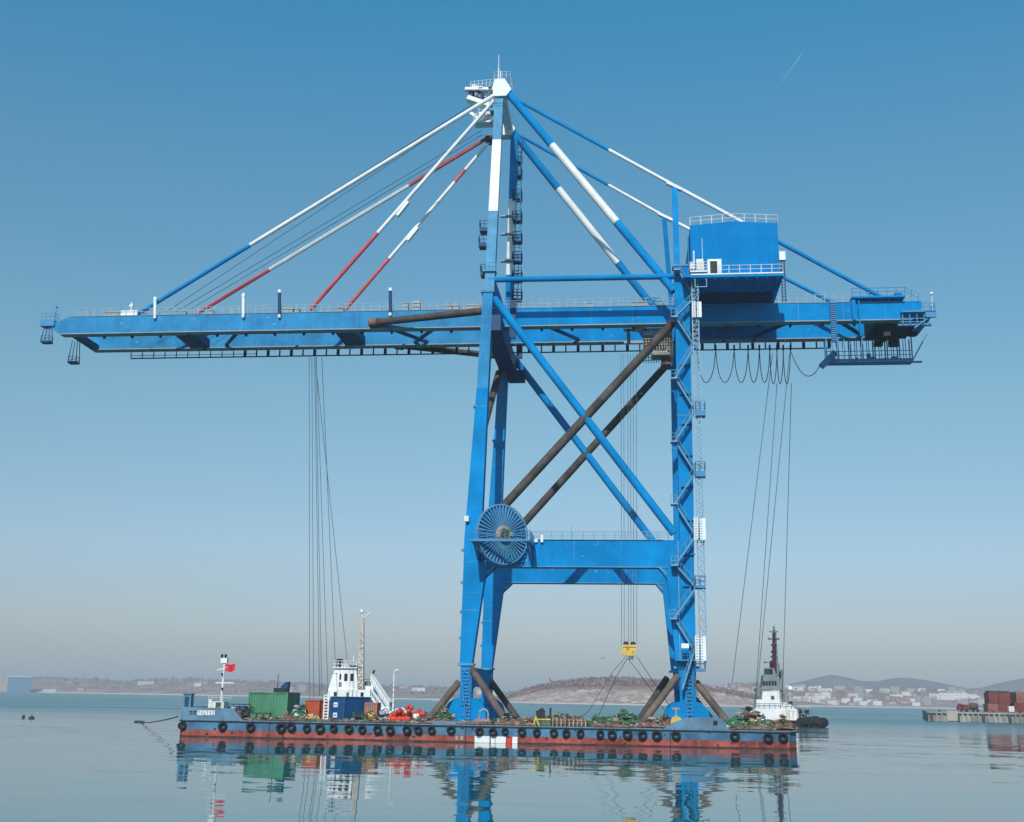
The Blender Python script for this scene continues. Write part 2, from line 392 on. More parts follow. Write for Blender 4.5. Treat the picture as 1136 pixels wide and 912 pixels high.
# struts from the legs to the boom, stowed level
for s_ in (0, 1):
    A = P(412, 362, GN-.5) if not s_ else P(440, 387.5, GF+GT+.3)
    B = P(538, 345, .9) if not s_ else P(556, 399, YF+.9)
    zc = 60.3; A.z = B.z = zc if not s_ else 60.0
    st = part('boom_strut', M['rust'], MB().tube(A, B, .56 if not s_ else .5, n=14))
    d = (B-A).normalized(); mb = MB(); mb.tube(A-d*.25, A+d*1.1, .72, n=12); part('clamp', M['bits_rust'], mb, st)

# ---------------------------------------------------------------- boom girders
for Y0 in (GN, GF):
    mb = MB()
    e = 0 if Y0 == GN else 1.2
    mb.mat(1).prism([(-68.0+e, 61.3), (-65.2+e, ZT), (2, ZT), (2, ZB), (-66.6+e, ZB), (-67.9+e, 60.5)], Y0, Y0+GT)
    mb.mat(0).prism([(2, ZT), (61.3, ZT), (64.7, 62.33), (64.7, 61.3), (63.4, ZB), (2, ZB)], Y0, Y0+GT)
    mb.mat(2)
    for k in range(21): x = -61+k*6+random.uniform(-.6, .6); mb.box(x, x+.07, Y0-.012, Y0+.004, ZB+.004, ZT-.004)
    for k in range(30): x = random.uniform(-60, 60); z = random.uniform(ZB+.4, ZT-.5); mb.box(x, x+random.uniform(.2, .7), Y0-.01, Y0+.003, z, z+random.uniform(.1, .4))
    g = part('boom_girder', [M['blue'], M['blue_mid'], M['seam']], mb)
    mb = MB(); mb.box(-66.4+e, 63.2, Y0-.16, Y0+GT+.16, ZB-.14, ZB); mb.box(-65.1+e, 61.2, Y0-.1, Y0+GT+.1, ZT, ZT+.07)
    part('flange', M['steel_grey'], mb, g)
    mb = MB()
    for k in range(27):
        x = -60+k*4.6; mb.prism([(x, ZB-.14), (x+.5, ZB-.14), (x+.3, ZB-.5), (x+.15, ZB-.5)], Y0+GT-.1 if Y0 == GN else Y0-.2, Y0+GT+.25 if Y0 == GN else Y0+.15)
    part('rail_bracket', M['dark'], mb, g)
    mb = MB(); mb.railing([(-63.8, Y0+(.08 if Y0 == GN else GT-.08), ZT+.07), (-63.8 if 0 else 64, Y0+(.08 if Y0 == GN else GT-.08), ZT+.07)], h=1.2, gap=1.3, r=.05, rails=(1, .52))
    if Y0 == GN: mb.railing([(-63.8, Y0+GT-.08, ZT+.07), (31, Y0+GT-.08, ZT+.07)], h=1.2, gap=1.9, r=.04, rails=(1, .52))
    part('railing', M['rail_pale'], mb, g)
# ties between the girders
for x0, x1 in ((-67.2, -65.2), (62.0, 64.4)):
    mb = MB(); mb.prism([(x0, 60.9), (x0+.2, 61.3), (x1+1.2, ZB+.7), (x1+1.2, ZB-.1), (x1, ZB-.1)] if x0 < 0 else [(x0, ZB), (x0, 62), (x1, 62), (x1, ZB+1)], GN+GT, GF); part('end_tie', M['blue_dark'], mb)  # shade of the underside put into the dark blue
for x in (-48.5, -22.8):
    part('girder_tie', M['blue_dark'], MB().box(x, x+3.2, GN+GT, GF, ZB+.05, ZB+1.4))
for i, x in enumerate((-38, -14, -7, 10, 46, 53)):
    part('girder_tie', M['blue_dark'], MB().beam((x, GN+GT, ZB+.35), (x+(4.5 if i % 2 else -4.5), GF, ZB+.35), .4, .45))
# walkway hung on the far girder
wy = GF+GT+.2
mb = MB(); wx0, wx1 = P(145, 392, wy).x, 53
mb.box(wx0, wx1, wy+.1, wy+.35, ZB-1.2, ZB-1.06); mb.box(wx0, -38, wy+.12, wy+.2, ZB-.7, ZB-.63)
n = 58
for k in range(n+1):
    x = wx0+(wx1-wx0)*k/n; w = .09 if x < -40 else (.46 if k % 2 == 0 else .2)
    mb.box(x-w/2, x+w/2, wy+.12, wy+.3, ZB-1.1, ZB-.1)
part('walkway', M['dark'], mb)
# floodlight posts on the boom
for px, py0, py1, mt in ((172, 350, 333, 'white'), (270, 349, 329, 'white'), (310, 349, 325, 'blue_dark'), (433, 347, 323, 'blue_dark')):
    A = P(px, py0, GN-.3); B = P(px, py1, GN-.3)
    fl = part('flood_light', M[mt], MB().tube(A, B, .26, n=8)); d = B-A
    mb = MB(); mb.tube(B, B+Vector((0, 0, .5)), .32, .24, n=8); mb.tube(A-Vector((0, 0, .5)), A, .24, n=8) ; part('lamp_head', M['white'], mb, fl)
# boom top clutter
mb = MB()
for px, w, h in ((128, 3, 1.0), (205, .6, .7), (235, .8, .9), (320, 1.6, 1.2), (330, .7, .9), (378, 1.0, .8), (450, .8, 1.6), (462, 1.2, 2.0), (498, 1.0, .9), (506, .9, 1.3), (525, 2.2, 1.1), (540, 1.4, 1.4), (655, .9, .7), (710, 2.4, .9)):
    q = P(px, 345, GN+.6); mb.box(q.x-w/2, q.x+w/2, GN+.2, GN+1.1, ZT+.07, ZT+.07+h*.8)
part('winch_box', M['steel_grey'], mb)
q = P(149, 349, GN+.6); mb = MB(); mb.box(q.x-2, q.x+.7, GN+.1, GN+1.2, ZT+.07, ZT+.95); mb.tube((q.x-.6, GN+.6, ZT), (q.x-.6, GN+.6, ZT+2.4), .14, n=6); mb.box(q.x-.9, q.x-.3, GN+.4, GN+.9, ZT+1.7, ZT+2.0)
part('stay_anchor', M['white'], mb)
# baskets hung at the tip
for px, py, Y in ((53, 368, GN+.4), (83, 391, 12.0)):
    c = P(px, py, Y); mb = MB()
    z0 = c.z-1.9
    mb.box(c.x-.75, c.x+.75, Y-.6, Y+.6, z0, z0+.28)
    for sx in (-1, 1):
        for sy in (-1, 1): mb.beam((c.x+sx*.7, Y+sy*.55, z0), (c.x+sx*.42, Y+sy*.4, c.z+(.6 if Y < 10 else 1.9)), .09, .09)
    mb.railing([(c.x-.7, Y-.55, z0), (c.x+.7, Y-.55, z0), (c.x+.7, Y+.55, z0), (c.x-.7, Y+.55, z0)], h=1.1, gap=.8, r=.03, loop=True)
    part('service_basket', M['blue_dark'], mb)
c = P(56, 357, GN+.4); mb = MB(); mb.box(c.x-1.3, c.x+1.0, GN-.3, GN+1.2, c.z-.9, c.z+.1); mb.railing([(c.x-1.2, GN-.3, c.z+.1), (c.x+1.0, GN-.3, c.z+.1), (c.x+1.0, GN+1.2, c.z+.1)], gap=.8, r=.03)
mb.tube((c.x+.9, GN, c.z), (c.x+1.0, GN, c.z+2.2), .05, n=5); mb.ball((c.x+1.0, GN, c.z+2.3), .2, 8, 5)
part('tip_platform', M['rail_blue'], mb)

# ---------------------------------------------------------------- land end of the boom
xa, xb = P(917, 400, GF).x, P(1012, 400, GF).x
mb = MB(); ya, yb2 = 14.0, 15.6; zf = P(960, 402, ya).z
mb.box(xa, xb, ya, yb2, zf, zf+.18)
for k in range(15):
    x = xa+(xb-xa)*k/14; w = .09 if k % 2 else .17
    mb.box(x-w/2, x+w/2, ya, ya+.12, zf+.18, ZB-.1); mb.box(x-w/2, x+w/2, yb2-.12, yb2, zf+.18, ZB-.1)
for z in (.5, 1.1, 1.75): mb.box(xa, xb, ya+.02, ya+.09, zf+z, zf+z+.09)
for k in range(9): x = xa+.4+(xb-xa-.8)*random.random(); mb.obox((x, random.uniform(ya+.4, yb2-.4), zf+random.uniform(.3, 1.3)), random.uniform(.3, .9), .6, random.uniform(.3, .7))
mb.box(xa, xb, ya-.04, ya+.0, zf+.2, zf+.55)
mb.beam((xa-.9, ya, zf-.6), (xa+1.3, ya, zf+1.6), .8, .9); mb.beam((xb, ya+.2, zf+.2), (xb+2.4, ya+.2, ZB+.3), .16, .18); mb.box(xb, xb+1.4, ya, ya+.5, zf-.05, zf+.12)
part('maintenance_platform', M['rail_blue'], mb)
mb = MB(); c0 = P(985, 372, 8)
for k in range(26):
    x = random.uniform(58.5, 64.3); y = random.uniform(7.6, 13.5); z = random.uniform(ZB-2.2, ZB+1.4); s_ = random.uniform(.4, 1.3)
    mb.obox((x, y, z), s_*1.3, s_, s_*.8, random.uniform(0, .3))
mb.box(58.0, 64, 7.4, 14.2, ZB-.4, ZB+2.2)
part('boom_hoist_gear', M['dark'], mb)
mb = MB(); mb.box(61.5, 66.3, 4.9, 16.2, 60.3, 60.55); mb.box(64.8, 66.3, 4.9, 5.3, 59.5, 60.4)
mb.beam((66.2, 5.2, 60.2), (63.2, 5.2, ZB-1.6), .18, .2); mb.box(61, 65.7, 5.4, 6.0, ZB-1.15, ZB-.9)
for z in (58.9, 59.4): mb.box(61.2, 64.8, 5.3, 5.45, z, z+.12)
for x in (61.6, 62.6, 63.6, 64.6, 65.3): mb.box(x, x+.12, 5.2, 5.35, 58.6, 60.3)
mb.railing([(64.6, 5.0, 60.55), (66.2, 5.0, 60.55), (66.2, 16, 60.55)], gap=.9, r=.035)
part('end_platform', M['rail_blue'], mb)
mb = MB(); mb.tube((65.9, 5.1, 60.5), (65.9, 5.1, 63.0), .05, n=5); mb.ball((65.9, 5.1, 63.1), .26, 8, 6); part('end_light', M['white'], mb)
mb = MB(); x0 = P(944, 333, GN).x; x1 = P(1003, 333, GN).x
mb.box(x0, x1, GN-.9, GN+1.8, ZT+.35, ZT+.62); mb.box(x0, x0+.5, GN-.6, GN-.02, ZB-.2, ZT+.35); mb.box(x0+.9, x0+1.1, GN-.5, GN-.1, ZB-2.6, ZT+.35)
mb.box(x0+6.2, x1-.3, GN-.5, GN+.9, ZT+.62, ZT+1.15); mb.railing([(x0, GN-.85, ZT+.62), (x1, GN-.85, ZT+.62), (x1+1.8, GN-.85, ZT-.4)], h=1.2, r=.035, gap=1.2)
part('stay_platform', M['blue'], mb)
mb = MB(); xs = P(923, 340, GN).x
mb.box(xs-.35, xs+.35, GN-.55, GN-.02, ZB-3.4, ZT+.5)
for k in range(18): mb.box(xs-.45, xs+.45, GN-.7, GN-.56, ZB-3.2+k*.33, ZB-3.1+k*.33)
part('ladder_column', M['rail_blue'], mb)
# ---------------------------------------------------------------- stays
def stay(name, a, b, ya, yb_, r, bands, mats):
    """a tube between two survey points, its paint bands given by photo columns"""
    A, B = P(*a, ya), P(*b, yb_); mb = MB()
    cuts = [a[0]]+[c for c, _ in bands[:-1]]+[b[0]]
    for (c0, c1), (_, k) in zip(zip(cuts, cuts[1:]), bands):
        t0, t1 = (c0-a[0])/(b[0]-a[0]), (c1-a[0])/(b[0]-a[0])
        mb.mat(k).tube(A.lerp(B, t0), A.lerp(B, t1), r, n=10, cap=False)
    part(name, mats, mb); return A, B
BW = [M['blue'], M['white'], M['red_paint']]
HN, HF = 5.2, 16.6
stay('fore_stay', (152, 349), (548, 106), GN+.65, HN, .33, [(277, 0), (548, 1)], BW)
a_, b_ = P(220, 347, GF+.65), P(543, 151.5, HF); d_ = (b_-a_); t_ = (a_.z-ZT)/d_.z
stay('fore_stay', (220-(323*t_), 347+195.5*t_), (545, 150.5), GF+.65, HF, .31, [(297, 2), (452, 1), (545, 2)], BW)
stay('fore_stay', (344, 344), (553, 106), GN+.65, HN, .3, [(418, 2), (553, 1)], BW)
stay('fore_stay', (369, 360), (549, 150), GF+.65, HF, .28, [(430, 2), (503, 1), (515, 2), (549, 1)], BW)
for px, py, Y in ((447, 232, 5.6), (458, 260, 15.5)):
    c = P(px, py, Y); d = (P(px+8, py-10, Y)-P(px, py, Y)).normalized()
    part('stay_link', M['white'], MB().beam(c-d*1.4, c+d*1.4, .4, .75, up=(0, 1, 0)))
stay('back_strut', (562, 101), (748, 323), HN, .9, .62, [(616, 0), (688, 1), (748, 0)], BW)
stay('back_strut', (566, 143), (725, 341), HF, YF+.9, .6, [(620, 0), (686, 1), (725, 0)], BW)
q0, q1 = (576, 112), (748, 206)
stay('back_stay', q0, (748, 206), HN+.3, 5.0, .27, [(677, 0), (748, 1)], BW)
stay('back_stay', (748, 206), (980, 331), 5.0, GN-.2, .3, [(826, 1), (980, 0)], BW)
stay('back_stay', (569, 146), (735, 239), HF, 17.5, .26, [(676, 0), (735, 1)], BW)
stay('back_stay', (735, 239), (965, 357), 17.5, GF+1, .28, [(800, 1), (965, 0)], BW)
for px, py, Y in ((748, 207, 5.0), (738, 241, 17.5)):
    c = P(px, py, Y); part('stay_link', M['white'], MB().beam(c+Vector((-1.1, 0, .6)), c+Vector((1.1, 0, -.6)), .4, .8, up=(0, 1, 0)))
# post that props the back stays
mb = MB(); c = P(748.5, 210, 5.0)
mb.beam((29.4, .9, 66.3), (c.x, 5.0, c.z), .8, .8, up=(0, 1, 0)); part('stay_post', M['blue'], mb)
mb = MB(); c = P(737, 243, 17.5); mb.beam((29.4, YF+.9, 66.3), (c.x, 17.5, c.z), .7, .7, up=(0, 1, 0)); part('stay_post', M['blue'], mb)
# thin boom hoist ropes
mb = MB()
for a, b in (((150, 349), (528, 114)), ((183, 347), (527, 119)), ((195, 346), (534, 145)), ((208, 345), (536, 149)), ((222, 345), (538, 153)), ((160, 345), (522, 118))):
    mb.tube(P(*a, 9), P(*b, 10), .045, n=4, cap=False)
part('hoist_rope', M['cable'], mb)

# ---------------------------------------------------------------- A frame head
def post(px0, py0, y0, px1, py1, y1, bands, mats, w0, w1, h):
    A, B = P(px0, py0, y0), P(px1, py1, y1); mb = MB(); cuts = [py0]+[c for c, _ in bands[:-1]]+[py1]
    for (c0, c1), (_, k) in zip(zip(cuts, cuts[1:]), bands):
        t0, t1 = (c0-py0)/(py1-py0), (c1-py0)/(py1-py0)
        mb.mat(k).beam(A.lerp(B, t0), A.lerp(B, t1), h, w0+(w1-w0)*t0, h, w0+(w1-w0)*t1, up=(1, 0, 0))
    return part('mast_post', mats, mb)
post(543, 326, .9, 554, 112, HN, [(240, 0), (160, 1), (112, 0)], [M['blue_pale'], M['white']], 1.45, 1.35, 1.3)
post(564, 372, YF+.9, 571, 152, HF, [(306, 2), (222, 1), (152, 0)], [M['blue'], M['white'], M['blue']], 1.3, 1.2, 1.3)
mb = MB()
for px, py, Y, s_ in ((556, 105, HN, 1.0), (563, 148, HF, .8)):
    c = P(px, py, Y); Z = c.z
    mb.prism([(c.x-1.2*s_, Z-.7), (c.x-1.25*s_, Z+1.2*s_), (c.x-.9*s_, Z+2.3*s_), (c.x+.6*s_, Z+2.3*s_), (c.x+1.7*s_, Z+.4), (c.x+.9*s_, Z-.7)], Y-.9, Y+.9)
    if s_ == 1: hc = c.copy()
hd = part('mast_head', M['white'], mb)
mb = MB(); mb.beam((hc.x, HN, hc.z+.4), (hc.x, HF, hc.z+.2), 1.3, 1.2); part('head_beam', M['white'], mb, hd)
mb = MB(); z1 = hc.z+2.3
mb.railing([(hc.x-1.1, HN-.9, z1), (hc.x+1.5, HN-.9, z1), (hc.x+1.5, HN+3, z1), (hc.x-1.1, HN+3, z1)], gap=.7, r=.035, loop=True, h=1.2)
mb.tube((hc.x-.5, HN, z1), (hc.x-.5, HN, z1+4.7), .06, n=5); mb.tube((hc.x-.5, HN, z1), (hc.x-.5, HN, z1+2.5), .11, n=5); mb.tube((hc.x-.2, HN, z1), (hc.x-.2, HN, z1+1.9), .1, n=5)
part('antenna_rail', M['white'], mb, hd)
mb = MB(); c = P(531, 103, 9)
mb.beam(P(516, 100, 8)+Vector((0, 0, .2)), P(547, 100, 8)+Vector((0, 0, .2)), .5, .45); mb.beam(P(519, 110, 8), P(543, 118, 8), 1.6, .7); mb.beam(P(516, 100, 13), P(548, 103, 13), .5, .4)
mb.railing([P(522, 98, 8), P(548, 95, 8)], gap=.6, r=.04, h=1.2)
for k in range(8): q = P(random.uniform(526, 546), random.uniform(97, 112), 9); mb.obox(q, .8, .9, .7)
part('sheave_platform', M['white'], mb)
mb = MB()
for px in (524, 530): q = P(px, 107, 8.5); mb.lathe((q.x, 8.3, q.z), [(.9, 0), (.95, .25), (.9, .5)], 14, 'Y')
part('sheave', M['blue_dark'], mb)
mb = MB(); a = P(527, 139, 9); b = P(548, 139, 9)
mb.box(a.x, b.x, 7.5, 9.4, a.z-.3, a.z); mb.railing([(a.x, 7.5, a.z), (b.x, 7.5, a.z)], gap=.5, r=.045, h=1.3, rails=(1, .66, .33)); mb.railing([(a.x, 9.4, a.z), (b.x, 9.4, a.z)], gap=.6, r=.045, h=1.3)
mb.beam(P(521, 125, 8), P(530, 131, 8), .5, .5); mb.box(a.x+.7, b.x, 8, 11, a.z+1.4, a.z+1.8); mb.railing([(a.x+.7, 8, a.z+1.8), (b.x, 8, a.z+1.8)], gap=.6, r=.045)
for k in range(9): q = P(random.uniform(529, 547), random.uniform(126, 138), 9); mb.obox(q, .5, .8, .5)
part('head_platform', M['white'], mb)
mb = MB()
for k in range(16): q = P(random.uniform(527, 547), random.uniform(98, 137), 8.6); mb.obox((q.x, random.uniform(7.6, 9), q.z), random.uniform(.25, .7), .5, random.uniform(.2, .6))
part('sheave_gear', M['tug_grey'], mb)
mb = MB(); q = P(543, 152, HF-.8); mb.box(q.x-.7, q.x+.7, HF-.8, HF+.8, q.z-.7, q.z+.3); part('stay_bracket', M['dark'], mb)
# collars and landings on the posts
for px, py, Y, s_ in ((550.5, 122, 4.6, 1), (542.5, 300, .6, -1)):
    c = P(px, py, Y); mb = MB(); mb.box(c.x-1.0, c.x+1.0, Y-.3, Y+1.4, c.z-.2, c.z+.15); mb.railing([(c.x-1.0, Y-.3, c.z), (c.x+1.0, Y-.3, c.z)], gap=.5, r=.035, h=1.1); part('post_landing', M['blue_pale'], mb)
for px, py, Y in ((536, 252, 1.8), (535, 269, 1.6), (537, 301, 1.4)):
    c = P(px, py, Y); mb = MB(); mb.box(c.x-.55, c.x+.9, Y, Y+1.6, c.z-.6, c.z); mb.railing([(c.x+.9, Y, c.z), (c.x-.55, Y, c.z), (c.x-.55, Y+1.5, c.z)], gap=.6, r=.04, h=1.1); part('post_landing', M['blue_dark'], mb)
# caged ladder tower beside the far post
mb = MB(); A, B = P(571, 372, 20.5), P(577, 150, 15.8)
for sx in (-.35, .35): mb.tube(A+Vector((sx, 0, 0)), B+Vector((sx, 0, 0)), .06, n=4)
for k in range(60): q = A.lerp(B, k/60); mb.tube(q+Vector((-.35, 0, 0)), q+Vector((.35, 0, 0)), .04, n=4, cap=False)
part('ladder', M['rail_blue'], mb)
for py in (180, 196, 221, 245, 268, 290, 311, 332):
    c = P(573.5, py, 18); mb = MB(); mb.box(c.x-.7, c.x+.75, 17.4, 19, c.z-.2, c.z)
    mb.railing([(c.x-.7, 17.4, c.z), (c.x+.75, 17.4, c.z), (c.x+.75, 19, c.z), (c.x-.7, 19, c.z)], gap=.6, r=.06, h=1.5, rails=(1, .66, .33), loop=True)
    mb.tube((c.x+.75, 17.4, c.z-1.5), (c.x+.75, 17.4, c.z+2), .05, n=4); part('ladder_landing', M['blue_dark'], mb)
mb = MB()
for py in (235, 255, 285, 305): c = P(559.5, py, 14); mb.box(c.x-.8, c.x+1.3, 15.5, 16.2, c.z-.12, c.z+.12)
part('post_band', M['steel_grey'], mb)

# ---------------------------------------------------------------- machinery house
hx0, hx1 = P(766, 270, -2.0).x, P(863.5, 270, -2.0).x
zb = P(815, 305, -3).z; ze = P(766, 250, -2).z; zr = P(815, 245.5, -2).z
mb = MB(); xm = (hx0+hx1)/2
mb.prism([(hx0, zb+.2), (hx0, ze), (xm, zr), (hx1, ze), (hx1, zb+.2)], -2.0, 23.0)
mb.mat(1)
for k in range(1, 9): x = hx0+(hx1-hx0)*k/9; mb.box(x-.03, x+.03, -2.012, -1.99, zb+.25, ze-.1)
for z in (zb+3.1, zb+5.9): mb.box(hx0+.05, hx1-.05, -2.010, -1.99, z, z+.05)
hs = part('machine_house', [M['house'], M['panel_joint']], mb)
mb = MB(); mb.box(hx0-.1, hx1+.35, -3.2, 23.4, zb-.35, zb+.2); mb.box(hx0-1.2, hx0-.1, -3.2, 23.4, zb-.25, zb+.2)
for k in range(9): x = hx0+.4+k*(hx1-hx0-.8)/8; mb.box(x-.12, x+.12, -3.0, 23, zb-.55, zb-.35)
part('floor_frame', M['blue'], mb, hs)
mb = MB(); mb.box(hx0+.6, hx1-.4, 3.2, 17.5, ZT+.1, zb-.35); part('bedplate', M['blue_dark'], mb, hs)
mb = MB(); mb.railing([(hx0, -1.9, ze), (xm, -1.9, zr), (hx1, -1.9, ze), (hx1, 22.9, ze)], gap=1.6, r=.06, h=1.25, rails=(1, .5)); part('roof_railing', M['white'], mb, hs)
mb = MB(); mb.railing([(P(797, 305, -3).x, -3.1, zb+.2), (hx1+.3, -3.1, zb+.2), (hx1+.3, 20, zb+.2)], gap=1.5, r=.05, h=1.2, rails=(1, .5)); mb.box(hx0-.1, hx1+.35, -3.26, -3.2, zb+.02, zb+.2); part('walkway_railing', M['white'], mb, hs)
x0 = P(785, 300, -2).x; mb = MB(); mb.box(x0, x0+.35, -2.2, -2.0, zb+.2, zb+2.6); mb.box(x0+1.35, x0+1.95, -2.25, -2.02, zb+.2, zb+2.6); mb.box(x0, x0+1.95, -2.22, -2.03, zb+2.45, zb+2.75)
dr = part('door_frame', M['white'], mb, hs); part('door_opening', M['dark'], MB().box(x0+.35, x0+1.35, -2.08, -2.02, zb+.2, zb+2.45), dr)
mb = MB(); c = P(770, 296, -2.6)
mb.box(c.x-.6, c.x+1.8, -3.2, -1.2, c.z-1.0, c.z-.8); mb.box(c.x+.3, c.x+1.3, -3.0, -2.2, c.z-.6, c.z+1.0); mb.box(c.x-.6, c.x+.1, -3.0, -2.2, c.z-.4, c.z+.5)
mb.railing([(c.x-.6, -3.2, c.z-.8), (c.x+1.8, -3.2, c.z-.8), (c.x+1.8, -1.2, c.z-.8)], gap=.5, r=.05, h=1.3, rails=(1, .66, .33)); mb.tube((c.x+.0, -2.6, c.z), (c.x, -2.6, c.z+2.4), .12, n=6); mb.tube((c.x+1.2, -2.6, c.z), (c.x+1.2, -2.6, c.z+4.3), .04, n=5)
part('service_hoist', M['white'], mb, hs)
mb = MB(); q0, q1 = P(771, 308, -3), P(784, 318, -3)
for a, b in (((q0.x, q0.z), (q0.x, q1.z)), ((q1.x, q0.z), (q1.x, q1.z)), ((q0.x, q1.z), (q1.x, q1.z))): mb.beam((a[0], -3, a[1]), (b[0], -3, b[1]), .09, .09)
part('ladder_hoop', M['rail'], mb, hs)
mb = MB()
for k in range(10): z = zb+.6+k*.6; mb.tube((hx0-.35, -2.6, z), (hx0-.35, -1.8, z), .05, n=4)
mb.tube((hx0-.35, -2.6, zb), (hx0-.35, -2.6, zb+6), .06, n=4); mb.tube((hx0-.35, -1.8, zb), (hx0-.35, -1.8, zb+6), .06, n=4); part('roof_ladder', M['rail_blue'], mb, hs)
c = P(867, 285, -2.6); mb = MB(); mb.box(c.x-.35, c.x+.5, -3, -2.2, c.z-.6, c.z+.7); lb = part('lamp_box', M['white'], mb, hs)
mb = MB(); mb.box(c.x-.2, c.x-.05, -2.8, -2.6, zb-4, c.z-.6); mb.box(c.x+.25, c.x+.4, -2.8, -2.6, zb-4, c.z-.6)
for k in range(14): mb.box(c.x-.2, c.x+.4, -2.75, -2.68, zb-3.8+k*.45, zb-3.72+k*.45)
part('lamp_ladder', M['blue_dark'], mb, lb)

# ---------------------------------------------------------------- cable reel on the near leg
rc = P(558, 593, -3.3); RR = 4.05
RM = Matrix.Rotation(R_(40), 3, 'Z')
def turn(mb):
    mb.v = [rc+RM @ (p-rc) for p in mb.v]; return mb
mb = MB(); mb.torus(rc, RR, .1, n=40, m=6); mb.torus(rc+Vector((0, .5, 0)), RR, .08, n=40, m=6)
mb.lathe((rc.x, rc.y-.02, rc.z), [(1.0, 0), (1.0, .6)], 18, 'Y')
rl = part('cable_reel', M['blue_pale'], turn(mb))
mb = MB()
for k in range(44):
    a = 2*math.pi*k/44+.03; q = Vector((math.cos(a), 0, math.sin(a))); mb.beam(rc+q*.9, rc+q*RR, .1, .2, .16, .2, up=(0, 1, 0)); mb.beam(rc+q*.9+Vector((0, .5, 0)), rc+q*RR+Vector((0, .5, 0)), .08, .1, .12, .1, up=(0, 1, 0))
part('spoke_set', M['blue_pale'], turn(mb), rl)
mb = MB(); mb.lathe((rc.x, rc.y+.2, rc.z), [(RR-.12, 0), (RR-.12, .1)], 40, 'Y'); part('wound_cable', M['blue'], turn(mb), rl)
mb = MB(); mb.lathe((rc.x, rc.y-.55, rc.z), [(1.0, 0), (1.15, .3), (1.2, .5)], 18, 'Y'); mb.box(rc.x+.6, rc.x+1.3, rc.y-.7, rc.y-.2, rc.z-.2, rc.z+.3); hb = part('hub', M['bits_tan'], turn(mb), rl)
mb = MB()
for k in range(26): mb.obox((rc.x+random.uniform(-.6, .6), rc.y-.62, rc.z+random.uniform(-.6, .6)), .25, .15, .25)
part('slip_ring_gear', M['net_olive'], turn(mb), hb)
pz = P(556, 598, -3).z; a, b = P(522, 598, -6.2).x, P(588, 598, -6.2).x; pz = P(556, 597.5, -6.4).z
mb = MB(); mb.box(a, b, -6.4, -6.0, pz-.35, pz); mb.box(a, a+.9, -6.0, -.02, pz-.35, pz); mb.box(b-.5, b, -6.0, -.02, pz-.35, pz)
mb.railing([(a, -6.35, pz), (b, -6.35, pz)], gap=1.1, r=.04, h=1.1); mb.railing([(b, -6.35, pz), (b, -.1, pz)], gap=1.1, r=.035, h=1.1)
for x in (a+.3, b-.5): mb.prism([(x, pz-.35), (x+.25, pz-.35), (x+.25, pz-2.3), (x, pz-2.3)], -1.6, -.02); mb.beam((x+.12, -1.4, pz-2.2), (x+.12, -6.0, pz-.4), .2, .25)
part('reel_platform', M['rail_blue'], mb)
mb = MB(); q = P(518, 576, -.2); mb.box(q.x-.35, q.x+.3, -.6, -.02, q.z-.35, q.z+.4); part('junction_box', M['white'], mb)
mb = MB(); q = P(594, 600, -.2)
mb.box(q.x-.3, q.x+.3, -.3, .3, q.z-.2, q.z+.2); mb.obox((q.x+.9, -.2, q.z+.3), .35, .4, 1.0); part('junction_box', M['white'], mb)

# ---------------------------------------------------------------- stairs and lift on the land side leg
Ls = [(752, 300), (749, 352), (749, 420), (749, 490), (749, 559), (749.5, 627), (748, 686)]
Rs = [(770.5, 331), (770.5, 385), (771, 456), (771, 525), (771.5, 595), (772, 652), (770, 722)]
mb = MB(); land = []
seq = []
for l, r_ in zip(Ls, Rs): seq += [l, r_]
seq.append((757, 765))
for i, (a, b) in enumerate(zip(seq, seq[1:])):
    y = -.75 if i % 2 == 0 else -1.3
    A, B = P(*a, y), P(*b, y)
    for dy in (-.32, .32):
        A2, B2 = A+Vector((0, dy, 0)), B+Vector((0, dy, 0)); mb.beam(A2, B2, .08, .22)
        mb.tube(A2+Vector((0, 0, 1.05)), B2+Vector((0, 0, 1.05)), .035, n=4, cap=False)
        for k in range(5): q = A2.lerp(B2, k/4); mb.tube(q, q+Vector((0, 0, 1.05)), .035, n=4, cap=False)
    for k in range(18): q = A.lerp(B, (k+.5)/18); mb.box(q.x-.13, q.x+.13, q.y-.3, q.y+.3, q.z-.03, q.z+.02)
part('stair_flight', M['stair'], mb)
for i, (px, py) in enumerate(seq[:-1]):
    c = P(px, py, -1.0); mb = MB(); s_ = -1 if i % 2 == 0 else 1
    x0, x1 = sorted((c.x-s_*.3, c.x+s_*.6)); mb.box(x0, x1, -1.7, -.01, c.z-.16, c.z)
    mb.railing([(x0, -1.7, c.z), (x1, -1.7, c.z)], gap=.6, r=.04, h=1.05); part('stair_landing', M['rail'] if i % 2 == 0 else M['rail_blue'], mb)
mb = MB()
for py in (405, 437, 470, 505, 540, 577, 615, 650): q = P(762, py, 0); mb.box(29.3, 31.0, -.35, -.01, q.z-.1, q.z+.1)
part('stair_bracket', M['blue'], mb)
